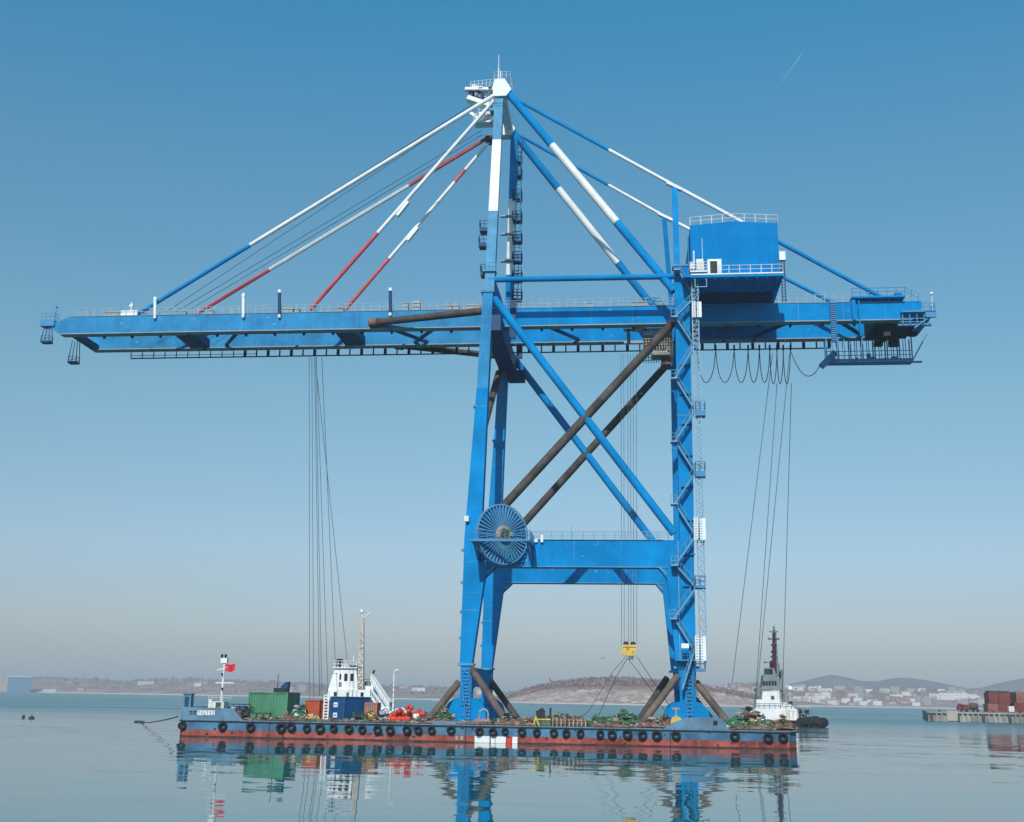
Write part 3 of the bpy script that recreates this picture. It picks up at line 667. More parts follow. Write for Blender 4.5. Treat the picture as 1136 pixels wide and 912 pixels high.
# lattice lift mast
za, zt_ = P(772, 735, -1.2).z, P(772, 300, -1.2).z; xl0 = P(771.5, 560, -1.2).x
mb = MB(); xs_ = (xl0+.15, xl0+1.0); ys_ = (-1.9, -1.0)
for x in xs_:
    for y in ys_: mb.box(x-.06, x+.06, y-.06, y+.06, za, zt_)
nz = 84
for k in range(nz):
    z0, z1 = za+(zt_-za)*k/nz, za+(zt_-za)*(k+1)/nz
    a, b = (xs_ if k % 2 else xs_[::-1])
    mb.beam((a, ys_[0], z0), (b, ys_[0], z1), .07, .07); mb.beam((a, ys_[1], z0), (b, ys_[1], z1), .07, .07); mb.box(xs_[0], xs_[1], ys_[0]-.03, ys_[0]+.03, z1-.05, z1+.05)
part('lift_mast', M['rail'], mb)
for py in (457, 524, 592, 650, 727, 742):
    c = P(777, py, -1.2); mb = MB(); mb.box(c.x-.7, c.x+.65, -2.2, -.6, c.z-.75 if py < 600 else c.z-.35, c.z)
    mb.railing([(c.x+.6, -2.2, c.z), (c.x-.7, -2.2, c.z), (c.x-.7, -.6, c.z), (c.x+.6, -.6, c.z)], gap=.6, r=.035, h=1.3, loop=True); part('lift_landing', M['rail_blue'], mb)
for pxa, pya, pxb, pyb in ((768, 334, 778, 352), (770, 574, 782.5, 599), (771.5, 705, 783, 733)):
    a, b = P(pxa, pyb, -2.4), P(pxb, pya, -2.4); w = b.x-a.x
    mb = MB(); mb.box(a.x, a.x+w*.36, -2.45, -2.3, a.z, b.z); mb.box(a.x+w*.52, b.x, -2.45, -2.3, a.z, b.z-.1)
    mb.mat(1); n = 9
    for k in range(n): z = a.z+(b.z-a.z)*(k+.5)/n; mb.box(a.x+.1, a.x+w*.3, -2.49, -2.448, z-.05, z+.05); mb.box(a.x+w*.58, a.x+w*.72, -2.49, -2.448, z-.05, z+.05)
    part('lift_gate', [M['white'], M['steel_grey']], mb)
mb = MB(); q = P(760, 717, -1.9); mb.box(q.x-.5, q.x+.5, -2.1, -1.5, q.z-.25, q.z+.35); part('light_box', M['white'], mb)
mb = MB(); za2 = P(745, 740, -.4)
mb.box(28.1, 31.3, -1.4, -.15, P(760, 732, -.5).z-.15, P(760, 732, -.5).z); mb.railing([(28.2, -1.35, P(760, 732, -.5).z), (31.2, -1.35, P(760, 732, -.5).z)], gap=.8, r=.035); part('service_deck', M['rail_blue'], mb)
# ladder down both feet
for px in (519, 765):
    mb = MB(); c = P(px, 790, -.25); top = P(px-3 if px < 600 else px-1, 742, -.25)
    for sx in (-.4, .4): mb.beam((top.x+sx*1.4, -.25, top.z), (c.x+sx*.6, -.25, 2.3), .09, .09)
    for k in range(16): t = k/15; mb.box(top.x+(c.x-top.x)*t-.45, top.x+(c.x-top.x)*t+.45, -.32, -.25, top.z+(2.3-top.z)*t-.04, top.z+(2.3-top.z)*t+.04)
    for k in range(7): t = k/7; t2 = (k+1)/7; s_ = 1 if k % 2 else -1; mb.beam((top.x+s_*.5, -.3, top.z+(2.3-top.z)*t), (c.x-s_*.35, -.3, top.z+(2.3-top.z)*t2), .06, .06)
    part('foot_ladder', M['rail_blue'], mb)
mb = MB(); x_ = 29.05
mb.tube((28.75, -.12, 10.5), (28.75, -.12, 26.4), .07, n=5); part('drain_pipe', M['rail'], mb)

# ================================================================== hanging from the crane
tr = thing('trolley', 'pale grated trolley with its operator cabin under the boom beside the land side leg', 'trolley', (27, 10.8, 59))
a, b = P(714, 372, 8.5), P(746, 393, 8.5)
mb = MB(); mb.box(a.x, b.x, 7.8, 13.8, ZB-1.2, ZB-.7); mb.box(a.x-3, b.x, 7.6, 8.0, ZB-.6, ZB-.2); mb.box(a.x-3, b.x, 13.6, 14.0, ZB-.6, ZB-.2)
for x in (a.x-2.5, a.x, b.x-.5): mb.box(x, x+.5, 7.6, 14, ZB-.7, ZB-.3)
mb.build('trolley_frame', M['steel_grey'], tr)
mb = MB(); mb.box(a.x+1.2, b.x-.3, 7.9, 10.5, b.z-.2, b.z); mb.railing([(a.x, 7.9, b.z), (b.x, 7.9, b.z), (b.x, 13, b.z), (a.x, 13, b.z)], gap=.4, r=.06, h=2.3, rails=(1, .8, .6, .4, .2), loop=True); mb.build('grating_cage', M['bits_tan'], tr)
mb = MB(); mb.box(a.x+1.4, b.x-.8, 9.6, 12.4, b.z+.25, b.z+2.5); cb = mb.build('cabin', M['white'], tr)
mb = MB(); mb.box(a.x+1.6, b.x-1.0, 9.52, 9.58, b.z+.9, b.z+1.8); mb.build('cabin_window', M['glass'], cb)
mb = MB(); mb.box(a.x+2.6, b.x-.2, 9, 12, b.z-1.4, b.z-.2); mb.build('cable_box', M['bits_rust'], tr)

def rope(name, label, cat, pts, r=.04, mt='cable_thin', group=None):
    o = MB().path(pts, r, 4).build(name, M[mt], None, loc=pts[0]); return tag(o, label, cat, group)
def sag(A, B, s_, n=14): return [A.lerp(B, k/n)+Vector((0, 0, -s_*4*(k/n)*(1-k/n))) for k in range(n+1)]
hb_c = P(698, 721.5, 10.8)
for i, px in enumerate((689.5, 692.5, 697, 700, 703, 706.5)):
    A = P(px-.5, 393, 9.9+.6*(i % 3)); B = P(px, 716, 9.9+.6*(i % 3))
    rope('hoist_rope', ['outermost straight hoist rope on the water side of the yellow head block', 'second hoist rope from the water side above the yellow head block', 'third hoist rope from the water side above the yellow head block', 'fourth hoist rope from the water side above the yellow head block', 'fifth hoist rope from the water side above the yellow head block', 'outermost straight hoist rope on the land side of the yellow head block'][i], 'rope', [A, B], .03, group='ropes between the trolley and the head block')
hb = thing('head_block', 'yellow head block hanging on ropes between the crane legs', 'lifting block', hb_c)
mb = MB(); cx, cz = hb_c.x, hb_c.z
mb.prism([(cx-.85, cz+.75), (cx+.95, cz+.75), (cx+1.0, cz+.3), (cx+.75, cz-.8), (cx-.6, cz-.8), (cx-.85, cz-.3)], 10.0, 11.6)
mb.box(cx-.9, cx+1.05, 9.85, 9.99, cz+.45, cz+.75); mb.build('block_body', M['yellow'], hb)
mb = MB(); mb.prism([(cx-1.2, cz+.4), (cx-.95, cz+.5), (cx-.95, cz-.75), (cx-1.25, cz-.55)], 10.2, 11.4); mb.build('side_plate', M['yellow'], hb)
for x in (-.45, .55): MB().lathe((cx+x, 10.3, cz+.8), [(.35, 0), (.42, .1), (.3, .5), (.42, .9), (.35, 1)], 12, 'Y').build('sheave', M['dark'], hb)
for x in (-.05, .2, .42): MB().box(cx+x, cx+x+.14, 10.2, 11.2, cz-1.3, cz-.8).build('twistlock', M['dark'], hb)
mb = MB()
for k in range(5): mb.obox((cx+random.uniform(-.5, .6), 9.96, cz+random.uniform(-.4, .4)), .12, .06, .12)
mb.build('bolt', M['dark'], hb)
def hang(px0, py0, y0, pts): return [P(px0, py0, y0)]+pts
rope('lashing_rope', 'slack rope drooping from the head block left down to the deck', 'rope', [P(694, 729, 10.2), P(680, 745, 8), P(668, 764, 5), P(655, 786, 2), P(650, 792, 1), P(643, 795.5, 0), P(630, 797, -1), P(612, 798.5, -2)], .045, 'cable')
rope('lashing_rope', 'short rope running from the head block down behind the left side', 'rope', [P(696, 730, 11.4), P(683, 752, 20), P(672, 776, 27), P(664, 794, 30)], .05)
rope('lashing_rope', 'rope from under the head block sloping down rightwards to the deck', 'rope', [P(696, 730, 11), P(707, 744, 16), P(725, 768, 23), P(742, 796, 29)], .05)
rope('lashing_rope', 'rightmost rope from the head block sloping to the land side foot', 'rope', [P(707, 729, 10.8), P(724, 755, 16), P(742, 782, 22), P(750, 797, 25)], .05, 'cable')
GL = ['outermost guy rope falling straight to the orange container', 'guy rope falling straight just inside the outermost one', 'third guy rope meeting the deck behind the orange container', 'guy rope falling to the dark end of the orange container', 'guy rope slanting down to the white ladder', 'guy rope slanting to the black funnel of the workboat', 'most slanted guy rope ending on the workboat wheelhouse roof']
for gi, (a, b, y0, y1) in enumerate((((343, 396, 13), (343.5, 775, 13), 0, 0), ((346, 396, 13), (348, 775, 13), 0, 0), ((349, 396, 13), (354.5, 772, 16), 0, 0), ((350, 396, 9), (357, 772, 16), 0, 0),
                       ((351, 396, 13), (364, 770, 30), 0, 0), ((357, 396, 13), (372, 735, 36), 0, 0), ((352, 420, 9), (385, 733, 36), 0, 0))):
    rope('guy_rope', GL[gi], 'rope', [P(*a), P(*b)], .04, group='guy ropes below the outer boom')
GL = ['most slanted guy rope under the festoon, landing near the land side foot', 'middle guy rope under the festoon ending before the tug', 'guy rope under the festoon crossing the other ones to the tug bow', 'nearly straight guy rope passing the tug mast']
for gi, (a, b) in enumerate((((857, 392, 13), (812, 760, 20)), ((862, 425, 13), (837, 790, 20)), ((876, 392, 13), (839, 775, 26)), ((878, 425, 13), (868, 775, 50)))):
    rope('guy_rope', GL[gi], 'rope', [P(*a), P(*b)], .045, group='guy ropes below the inner boom')
for a, b, r in (((692, 392, 12), (688, 596, 12), 0), ((695, 392, 10), (694, 596, 10), 0)): pass
# festoon cable: one continuous cable hung in loops
pts = []; hp = [773, 794, 814.5, 830, 842.5, 854, 862, 869, 877]; fy = wy+.4
for x0, x1 in zip(hp, hp[1:]):
    low = 424.5 if x1-x0 > 9 else 426
    for k in range(13):
        t = k/12; w = 1-(2*t-1)**2; w = w**.62; pts.append(P(x0+(x1-x0)*t, 389+(low-389)*w, fy))
for k in range(1, 15):
    t = k/14; pts.append(P(877+(912-877)*t, 389+12*t+ (1-(2*t-1)**2)*22, fy))
o = MB().path(pts, .065, 5).build('festoon_cable', M['cable'], None, loc=pts[0]); tag(o, 'dark festoon cable hanging in loops under the boom below the machine house', 'cable')
for k, x in enumerate(hp):
    q = P(x, 388, fy); o = MB().box(q.x-.12, q.x+.12, q.y-.2, q.y+.2, q.z-.1, q.z+.75).build('cable_carrier', M['dark'], None, loc=q)
    tag(o, 'small dark carrier holding up the festoon cable loops', 'cable carrier', 'carriers of the festoon cable')
# ================================================================== barge
YB, YB2, DK, RT = -11.76, 31.0, 2.1, .86
BX0, BX1 = P(197.5, 816, YB).x, P(886, 829, YB).x
barge = thing('deck_barge', 'long flat blue and red barge carrying the crane with white marks on its waterline', 'barge', ((BX0+BX1)/2, 10, 0))
pl = [(BX0+.4, YB), (BX1-1.0, YB), (BX1, YB+1.6), (BX1, YB2), (BX0, YB2), (BX0, YB+.5)]
def inset(q): return [(x+(q if x < 0 else -q), y+(q if y < 10 else -q)) for x, y in pl]
mb = MB(); mb.plan(pl, RT, DK-.1); mb.mat(1).plan(inset(.02), .16, RT-.002); mb.mat(2).plan(inset(.024), -.9, .16); bh = mb.build('hull', [M['hull_blue'], M['hull_red'], M['waterline_dark']], barge)
mb = MB(); mb.plan(inset(-.08), DK-.1, DK); mb.build('deck_edge', M['hull_blue2'], barge)
mb = MB(); mb.plan(inset(-.16), DK-.22, DK-.12); mb.build('rubbing_strake', M['dark'], barge)
mb = MB(); mb.plan(inset(.3), DK, DK+.012); mb.build('deck_plating', M['deck'], barge)
# seams and draught marks on the side
mb = MB()
for px in (298, 516, 743): x = P(px, 815, YB).x; mb.box(x, x+.09, YB-.05, YB+.01, .05, DK-.25)
for k in range(38): x = BX0+1+random.random()*(BX1-BX0-3); z = random.uniform(.2, 1.7); mb.box(x, x+random.uniform(.15, .35), YB-.06, YB+.01, z, z+.18)
mb.build('side_fitting', M['dark'], barge)
def sidesheet(px0, px1, z0, z1, mt, name='painted_mark'):
    mb = MB(); mb.box(P(px0, 822, YB).x, P(px1, 822, YB).x, YB-.012, YB+.015, z0, z1); return mb.build(name, M[mt], barge)
sidesheet(526.5, 543, .02, RT-.05, 'white'); sidesheet(544.5, 549, .02, RT-.05, 'white'); sidesheet(549.6, 561, .02, RT-.05, 'white'); sidesheet(562, 567.5, .02, RT-.03, 'float_red'); sidesheet(568.3, 574, .02, RT-.05, 'white')
sidesheet(505, 508, .3, RT-.08, 'bits_tan'); sidesheet(510.5, 514, .3, RT-.08, 'bits_tan')
for px in (570.5, 574): sidesheet(px, px+1.5, RT+.1, DK-.3, 'hull_blue2')
# raised bow and side bulwarks
xa, xb, xc = BX0+.1, P(258, 790, YB).x, P(269, 797, YB).x; zt2 = P(220, 784.5, YB).z
mb = MB(); mb.prism([(xa, DK), (xa, zt2), (xb, zt2-.1), (xc, DK)], YB+.05, YB+.25); mb.box(xa, xa+.2, YB+.25, 26, DK, zt2); mb.box(xa, xb-.5, YB+.25, 26, zt2-.45, zt2-.3)
bw = mb.build('bow_bulwark', M['hull_blue2'], barge)
mb = MB()
px = 209.5
for i in range(8):
    w = 4.2 if i < 2 else 2.6; x0 = P(px, 790, YB).x; x1 = P(px+w, 790, YB).x; z0, z1 = P(px, 793, YB).z, P(px, 788.3, YB).z
    mb.cur = 0 if i < 2 else 1
    s = .09; y0, y1 = YB+.03, YB+.055
    if i >= 2: mb.cur = 1; mb.box(x0-.02, x1+.06, y0+.004, y1-.001, z0-.03, z1+.03); mb.cur = 2
    rows = random.sample([0, .35, .7, 1], 2 if i >= 2 else 3)
    for q in rows: zz = z0+(z1-z0-s)*q; mb.box(x0+.03, x1-.03, y0, y1, zz, zz+s*.8)
    for q in random.sample([0, .5, 1], 1 if i >= 2 else 2): xx = x0+.03+(x1-x0-s-.06)*q; mb.box(xx, xx+s*.8, y0-.004, y1-.004, z0, z1)
    px += w+.6
mb.build('ship_name', [M['dark'], M['white'], M['tug_grey']], bw)
mb = MB(); xa, xb, xc = P(736, 800, YB).x, P(801, 800, YB).x, P(809, 808, YB).x; zt3 = P(795, 796, YB).z
mb.prism([(xa, DK), (xa+1.2, zt3-.7), (P(760, 800, YB).x, zt3-.15), (P(783, 800, YB).x, zt3), (xb, zt3), (xc, DK)], YB+.3, YB+.55); sb = mb.build('side_bulwark', M['hull_blue2'], barge)
q = P(793.7, 802, YB+.28); mb = MB(); mb.box(q.x-.25, q.x+.25, YB+.26, YB+.3, q.z-.25, q.z+.25); mb.build('scupper', M['black'], sb)
for a, b in ((486, 575), (690, 716)):
    mb = MB(); mb.box(P(a, 803, -4).x, P(b, 803, -4).x, -10, 2.5, DK, DK+.3); mb.build('deck_pad', M['hull_blue2'], barge)
# tyre fenders
TX = [202, 247, 278, 312, 323, 340.5, 355, 370, 387, 402, 419, 433, 451.5, 464, 479, 500.5, 532, 547, 560.5, 579, 595.6, 614.5, 628.3, 644, 666, 679, 696, 713, 728.6, 750, 815, 852, 868.5]
near_ = {202: 'at the bow end of the barge', 247: 'under the slope of the bow bulwark', 278: 'under the left green container', 312: 'under the right end of the green containers', 323: 'just right of the green containers', 340.5: 'under the orange container', 355: 'between the orange and navy containers', 370: 'under the light face of the navy container', 387: 'under the dark face of the navy container', 402: 'under the green winch beside the navy container', 419: 'under the pale red locker', 433: 'under the tall white lamp post', 451.5: 'under the heap of red floats', 464: 'under the right edge of the red floats', 479: 'below the leftmost brown sea strut', 500.5: 'left of the water side crane foot', 532: 'above the left end of the white waterline mark', 547: 'above the middle of the white waterline mark', 560.5: 'hanging small and high above the white waterline mark', 579: 'right of the white and red waterline mark', 595.6: 'under the green grey crate', 614.5: 'under the left end of the rusty pipe bundle', 628.3: 'under the middle of the rusty pipe bundle', 644: 'under the right end of the rusty pipe bundle', 666: 'under the small green net heap', 679: 'under the left side of the large green net heap', 696: 'under the right side of the large green net heap', 713: 'below the brown struts left of the land side foot', 728.6: 'left of the yellow cable drum', 750: 'under the yellow cable drum', 815: 'alone right of the blue side bulwark', 852: 'left one of the pair at the right end', 868.5: 'last facing one at the right end of the barge'}
tm = MB(); tm.torus((0, 0, 0), .40, .17, n=20, m=8); tm.lathe((0, .05, 0), [(.30, 0), (.30, .05)], 12, 'Y') if 0 else None
hm = MB(); hm.beam((0, 0, .5), (0, .1, 1.0), .04, .04)
for i, px in enumerate(TX):
    zc = P(px, 815, YB).z; k = random.uniform(.88, 1.12); k = .8 if px == 560.5 else k
    z = DK-.72+random.uniform(-.1, .07)
    if i == 0:
        T0 = thing('tyre_fender', 'x', 'tyre', (0, 0, 0), 'tyre fenders along the barge side')
        tm.build('tyre', M['black'], T0); hm.build('hanging_rope', M['dark'], T0); o = T0
    else: o = copy_tree(T0)
    o.location = (P(px, 808, YB-.22).x, YB-.27, z); o.scale = (k, k, k); o.rotation_euler = (0, random.uniform(-.3, .3), random.uniform(-.45, .45))
    o['label'] = 'black tyre fender '+near_[px]

# ------------------------------------------------------------------ things on the deck
def dx(px, Y): return P(px, 801, Y).x
def hh(npx, Y): return npx*(156+Y)/1266*1.0
rnd = random.Random(3)
def heap(name, label, cat, px0, px1, py_top, Y, mats, n=60, size=.35, depth=3.0, base=DK):
    """an untidy heap of bits: short pipes, blocks, loops of rope"""
    x0, x1 = dx(px0, Y), dx(px1, Y); H_ = max(.5, (P((px0+px1)/2, py_top, Y).z-base)*1.25); mb = MB()
    for k in range(n):
        t = rnd.random(); x = x0+(x1-x0)*t; env = (1-(2*t-1)**2)**.5*(.75+.25*math.sin(t*9+px0)); z = base+rnd.random()*H_*env*.92+.05; y = Y+rnd.uniform(0, depth)
        mb.cur = rnd.randrange(len(mats)); s_ = size*rnd.uniform(.5, 1.4); kind = rnd.random()
        if kind < .4: mb.obox((x, y, z), s_*1.6, s_, s_*.7, rnd.uniform(0, 3), rnd.uniform(-.6, .6))
        elif kind < .75:
            d = Vector((rnd.uniform(-1, 1), rnd.uniform(-.6, .6), rnd.uniform(-.5, .5)))*s_*1.6; mb.tube((x-d.x, y-d.y, max(base+.1, z-d.z)), (x+d.x, y+d.y, max(base+.1, z+d.z)), s_*.18, n=6)
        else: mb.torus((x, y, z), s_*.7, s_*.2, 'Z' if rnd.random() < .5 else 'Y', 10, 5, Matrix.Rotation(rnd.uniform(-.7, .7), 3, 'X'))
    # a low continuous mound so the bits lie on something
    mb.cur = 0; prof = []; N = 10
    vs = []; 
    for i in range(N+1):
        t = i/N
        for j in range(5):
            env = (1-(2*t-1)**2)**.5*math.sin(math.pi*(j+.3)/5); vs.append((x0+(x1-x0)*t, Y-.2+depth*j/4, base+.02+H_*.62*max(0, env)*(.7+.5*rnd.random())))
    mb.add(vs, [(i*5+j, i*5+j+1, (i+1)*5+j+1, (i+1)*5+j) for i in range(N) for j in range(4)])
    o = mb.build(name, [M[k] for k in mats], None, loc=((x0+x1)/2, Y+depth/2, base)); return tag(o, label, cat)

def container(name, label, px0, px1, py0, Y, mt, depth=2.5, rz=0, corr=True, doors=False):
    x0, x1 = dx(px0, Y), dx(px1, Y); h = P((px0+px1)/2, py0, Y).z-DK; w = x1-x0
    t = thing(name, label, 'container', ((x0+x1)/2, Y, DK)); mb = MB(); c = Vector(((x0+x1)/2, Y, DK))
    def wall(ax, ay, bx, by):
        a, b = Vector((ax, ay, 0)), Vector((bx, by, 0)); L = (b-a).length; d = (b-a).normalized(); nrm = Vector((d.y, -d.x, 0))
        n = max(2, round(L/.30)); ps = []
        for k in range(n):
            for q, o_ in ((0, 0), (.35, 0), (.5, .06), (.85, .06)): ps.append(a+d*L*(k+q)/n - nrm*o_*(1 if corr else .1))
        ps.append(b); vs = [c+p+Vector((0, 0, .15)) for p in ps]+[c+p+Vector((0, 0, h-.12)) for p in ps]; m_ = len(ps)
        mb.add(vs, [(k, k+1, m_+k+1, m_+k) for k in range(m_-1)])
    hw, dd = w/2, depth
    wall(-hw, 0, hw, 0); wall(hw, 0, hw, dd); wall(hw, dd, -hw, dd); wall(-hw, dd, -hw, 0)
    o = mb.build('shell', M[mt], t)
    mb = MB(); X, Y_, Z = c
    for sx in (-1, 1):
        for y in (0, dd): mb.box(X+sx*hw-.09, X+sx*hw+.09, Y+y-.09, Y+y+.09, Z+.0, Z+h)
    for z in (0.0, h-.14):
        mb.box(X-hw, X+hw, Y-.07, Y+.07, Z+z, Z+z+.15); mb.box(X-hw, X+hw, Y+dd-.07, Y+dd+.07, Z+z, Z+z+.15)
        for sx in (-1, 1): mb.box(X+sx*hw-.07, X+sx*hw+.07, Y+.07, Y+dd-.07, Z+z, Z+z+.15)
    mb.box(X-hw+.07, X+hw-.07, Y+.07, Y+dd-.07, Z+h-.06, Z+h-.03)
    mb.build('corner_frame', M[mt], t)
    if doors:
        mb = MB()
        for k in (.25, .4, .6, .75): mb.box(X-hw+w*k-.03, X-hw+w*k+.03, Y-.13, Y-.09, Z+.15, Z+h-.15)
        mb.build('door_bar', M['steel_grey'], t)
    return t, c, w, h
# bow fittings
t = thing('vent_box', 'tall blue ventilator box standing on the bow', 'ventilator', (dx(207, -9), -9, zt2-.3)); z0, z1 = zt2-.3, P(207, 769.5, -9).z; x = dx(207.5, -9)
mb = MB(); mb.box(x-.5, x+.5, -9.6, -8.6, z0, z1-.12); mb.build('casing', M['hull_blue2'], t); MB().box(x-.57, x+.57, -9.7, -8.5, z1-.12, z1+.03).build('cap', M['hull_blue'], t); MB().box(x-.28, x+.25, -9.66, -9.61, z0+.3, z1-.4).build('louvre', M['blue_dark'], t)
t = thing('bow_mast', 'white signal mast with black lamps and cross arms near the bow', 'mast', (dx(246, -4), -4, DK)); a = P(245, 785, -4); b = P(249.3, 733, -4)
mb = MB(); mb.tube(a, b, .2, .13, n=8); mb.build('pole', M['white_rust'], t)
mb = MB(); mb.beam(P(239, 757.5, -4), P(260, 757.5, -4), .12, .12); mb.beam(P(241, 743.5, -4), P(254, 739.5, -4), .1, .12); mb.build('cross_arm', M['white'], t)
mb = MB(); mb.box(b.x-.45, b.x+.4, -4.3, -3.7, b.z-.3, b.z+.35); mb.build('lamp_bracket', M['white'], t)
for px in (246.5, 250.5): q = P(px, 727, -4); MB().lathe((q.x, -4, q.z-.5), [(.1, 0), (.16, .2), (.17, .55), (.1, .65)], 8).build('signal_lamp', M['black'], t)
for py in (748, 764): q = P(246.5, py, -4.3); MB().box(q.x-.09, q.x+.07, -4.5, -4.2, q.z-.14, q.z+.14).build('lamp', M['black'], t)
mb = MB(); q = a; mb.box(q.x-.9, q.x+.7, -4.9, -3.2, DK, P(245, 778, -4).z); mb.box(q.x-1.4, q.x-.9, -5, -4, DK, P(240, 776, -4).z); mb.railing([(q.x-1.4, -5, P(240, 776, -4).z), (q.x+1.6, -5, P(240, 776, -4).z)], h=.5, gap=.5, r=.03); mb.build('mast_house', M['white_rust'], t)
MB().box(q.x-.4, q.x+.3, -4.95, -4.9, DK+.6, DK+2.1).build('door', M['net_olive'], t)
mb = MB(); A = P(249, 742, -4.2); n = 10; vs = []
for i in range(n+1):
    for j in range(5): vs.append(A+Vector((.1+1.35*i/n, .18*math.sin(i*.9+j*.3), .55-.24*j+ .08*math.sin(i*.8) + .14*i/n)))
mb.add(vs, [(i*5+j, i*5+j+1, (i+1)*5+j+1, (i+1)*5+j) for i in range(n) for j in range(4)], True); o = mb.build('flag', M['flag'], None, loc=A); tag(o, 'red flag flying from the white bow mast', 'flag')
t = thing('anchor_winch', 'dark anchor winch between the bow mast and the green container', 'winch', (dx(268, -5), -5, DK)); x = dx(267, -5)
mb = MB(); mb.lathe((x-.9, -5, DK+.9), [(.75, 0), (.75, .12), (.45, .13), (.45, 1.5), (.75, 1.51), (.75, 1.63)], 14, 'X'); mb.build('drum', M['dark'], t)
mb = MB(); mb.box(x-1.2, x+1.1, -5.5, -4.3, DK, DK+.4); mb.railing([(x-1.7, -5.6, DK+.4), (x+1.4, -5.6, DK+.4)], h=1.5, gap=.8, r=.05); mb.build('base', M['dark'], t)
t = thing('bollard', 'white and red bollard at the end of the bow bulwark', 'bollard', (dx(262, -10), -10, DK)); x = dx(262, -10)
for k, ox in enumerate((-.45, .35)): MB().lathe((x+ox, -10, DK), [(.3, 0), (.3, .9+.5*(k == 0)), (.38, .95+.5*(k == 0)), (.38, 1.1+.5*(k == 0))], 10).build('post', M['salmon' if k else 'white_rust'], t)
MB().box(x-.9, x+.8, -10.4, -9.6, DK, DK+.15).build('base_plate', M['white_rust'], t)
heap('rope_heap', 'dark green rope heap left of the green crates', 'rope heap', 266, 277, 788, -9, ['dark', 'net_olive', 'net_green'], 40)
# containers
container('shipping_container', 'long ribbed green container left of the dark green one', 274.5, 303.5, 768, -3, 'green')
container('shipping_container', 'shorter plain green container with a machine on its roof', 304.5, 317, 768, -4.2, 'green', depth=5.5, corr=False)
for i, px in enumerate((281, 288.5, 296)):
    x = dx(px, -9.2); t = thing('tool_crate', ['left of three pale green crates in front of the ribbed green container', 'middle of three pale green crates in front of the ribbed green container', 'right of three pale green crates in front of the ribbed green container'][i], 'crate', (x, -9.2, DK), 'pale green crates')
    MB().box(x-.4, x+.4, -9.5, -8.8, DK+.1, DK+.9).build('box', M['green'], t); mb = MB(); mb.box(x-.43, x+.43, -9.54, -8.76, DK+.8, DK+.93)
    for s_ in (-.4, .28): mb.box(x+s_, x+s_+.12, -9.53, -9.505, DK, DK+.8)
    mb.build('lid_frame', M['net_olive'], t)
q = P(312, 768, -3); t = thing('generator', 'dark machine with a hopper and aerial on the green container roof', 'machine', q)
mb = MB(); mb.box(q.x-1.0, q.x+.6, -3.2, -1.5, q.z, q.z+.55); mb.build('base', M['dark'], t)
mb = MB(); mb.prism([(q.x-.1, q.z+.55), (q.x-.1, q.z+.8), (q.x+.5, q.z+1.35), (q.x+.85, q.z+1.35), (q.x+.75, q.z+.0), (q.x+.6, q.z)], -3, -1.8); mb.build('hopper', M['blue_dark'], t)
MB().tube((q.x-.7, -2.5, q.z+.5), (q.x-.72, -2.5, q.z+2.4), .05, n=5).build('aerial', M['dark'], t)
heap('net_heap', 'green and white net heap between the green and orange containers', 'net heap', 317, 336, 783, -6, ['net_green', 'net_olive', 'bits_tan', 'white_rust'], 90)
heap('scrap_heap', 'low rusty scrap at the foot of the green containers', 'scrap', 314, 322, 791, -9.5, ['bits_rust', 'dark', 'salmon'], 26, .3, 1.2)
t_, c_, w_, h_ = container('shipping_container', 'orange red container with a dark side beside the white ladder', 336.5, 355, 776.5, -3, 'orange', depth=5)
t_.rotation_euler.z = R_(-24)
heap('frame_heap', 'yellowish timber frames in front of the orange container', 'timber', 335, 351, 791, -9, ['bits_tan', 'bits_rust', 'yellow'], 40, .35, 1.5)
x = dx(361, -5); t = thing('access_ladder', 'white lattice ladder standing against the navy container', 'ladder', (x, -5, DK)); mb = MB(); z1 = P(361, 771, -5).z
for s_ in (-.3, .3): mb.box(x+s_-.07, x+s_+.07, -5.1, -4.95, DK, z1)
mb.build('rail', M['white'], t); mb = MB()
for k in range(9): z = DK+.2+k*(z1-DK-.3)/8; mb.box(x-.23, x+.23, -5.08, -4.97, z, z+.14)
mb.build('rung', M['white'], t)
# navy container, corner towards the camera
t = thing('office_container', 'navy blue office container with two small white windows', 'container', (dx(381, -6), -6, DK)); rz = R_(-38)
z1 = P(381, 773.5, -6).z; cxy = Vector((dx(381, -6), -6, DK)); e1 = Vector((-math.cos(R_(26)), math.sin(R_(26)), 0)); e2 = Vector((math.cos(R_(52)), math.sin(R_(52)), 0))
L1 = (dx(381, -6)-dx(363.5, -6))/math.cos(R_(26)); L2 = 4.3
mb = MB(); h = z1-DK
ps = [cxy, cxy+e1*L1, cxy+e1*L1+e2*L2, cxy+e2*L2]; vs = [p+Vector((0, 0, .1)) for p in ps]+[p+Vector((0, 0, h)) for p in ps]
mb.add(vs, [(0, 1, 2, 3), (4, 5, 6, 7), (0, 1, 5, 4), (1, 2, 6, 5), (2, 3, 7, 6), (3, 0, 4, 7)]); mb.build('shell', M['navy'], t)
mb = MB(); up = Vector((0, 0, h))
for a, b in ((0, 1), (1, 2), (2, 3), (3, 0)): mb.beam(ps[a]+up, ps[b]+up, .16, .16); mb.beam(ps[a]+Vector((0, 0, .08)), ps[b]+Vector((0, 0, .08)), .16, .16)
for p in ps: mb.beam(p, p+up, .17, .17)
mb.build('corner_frame', M['navy'], t)
nn = Vector((-math.sin(R_(26)), -math.cos(R_(26)), 0))
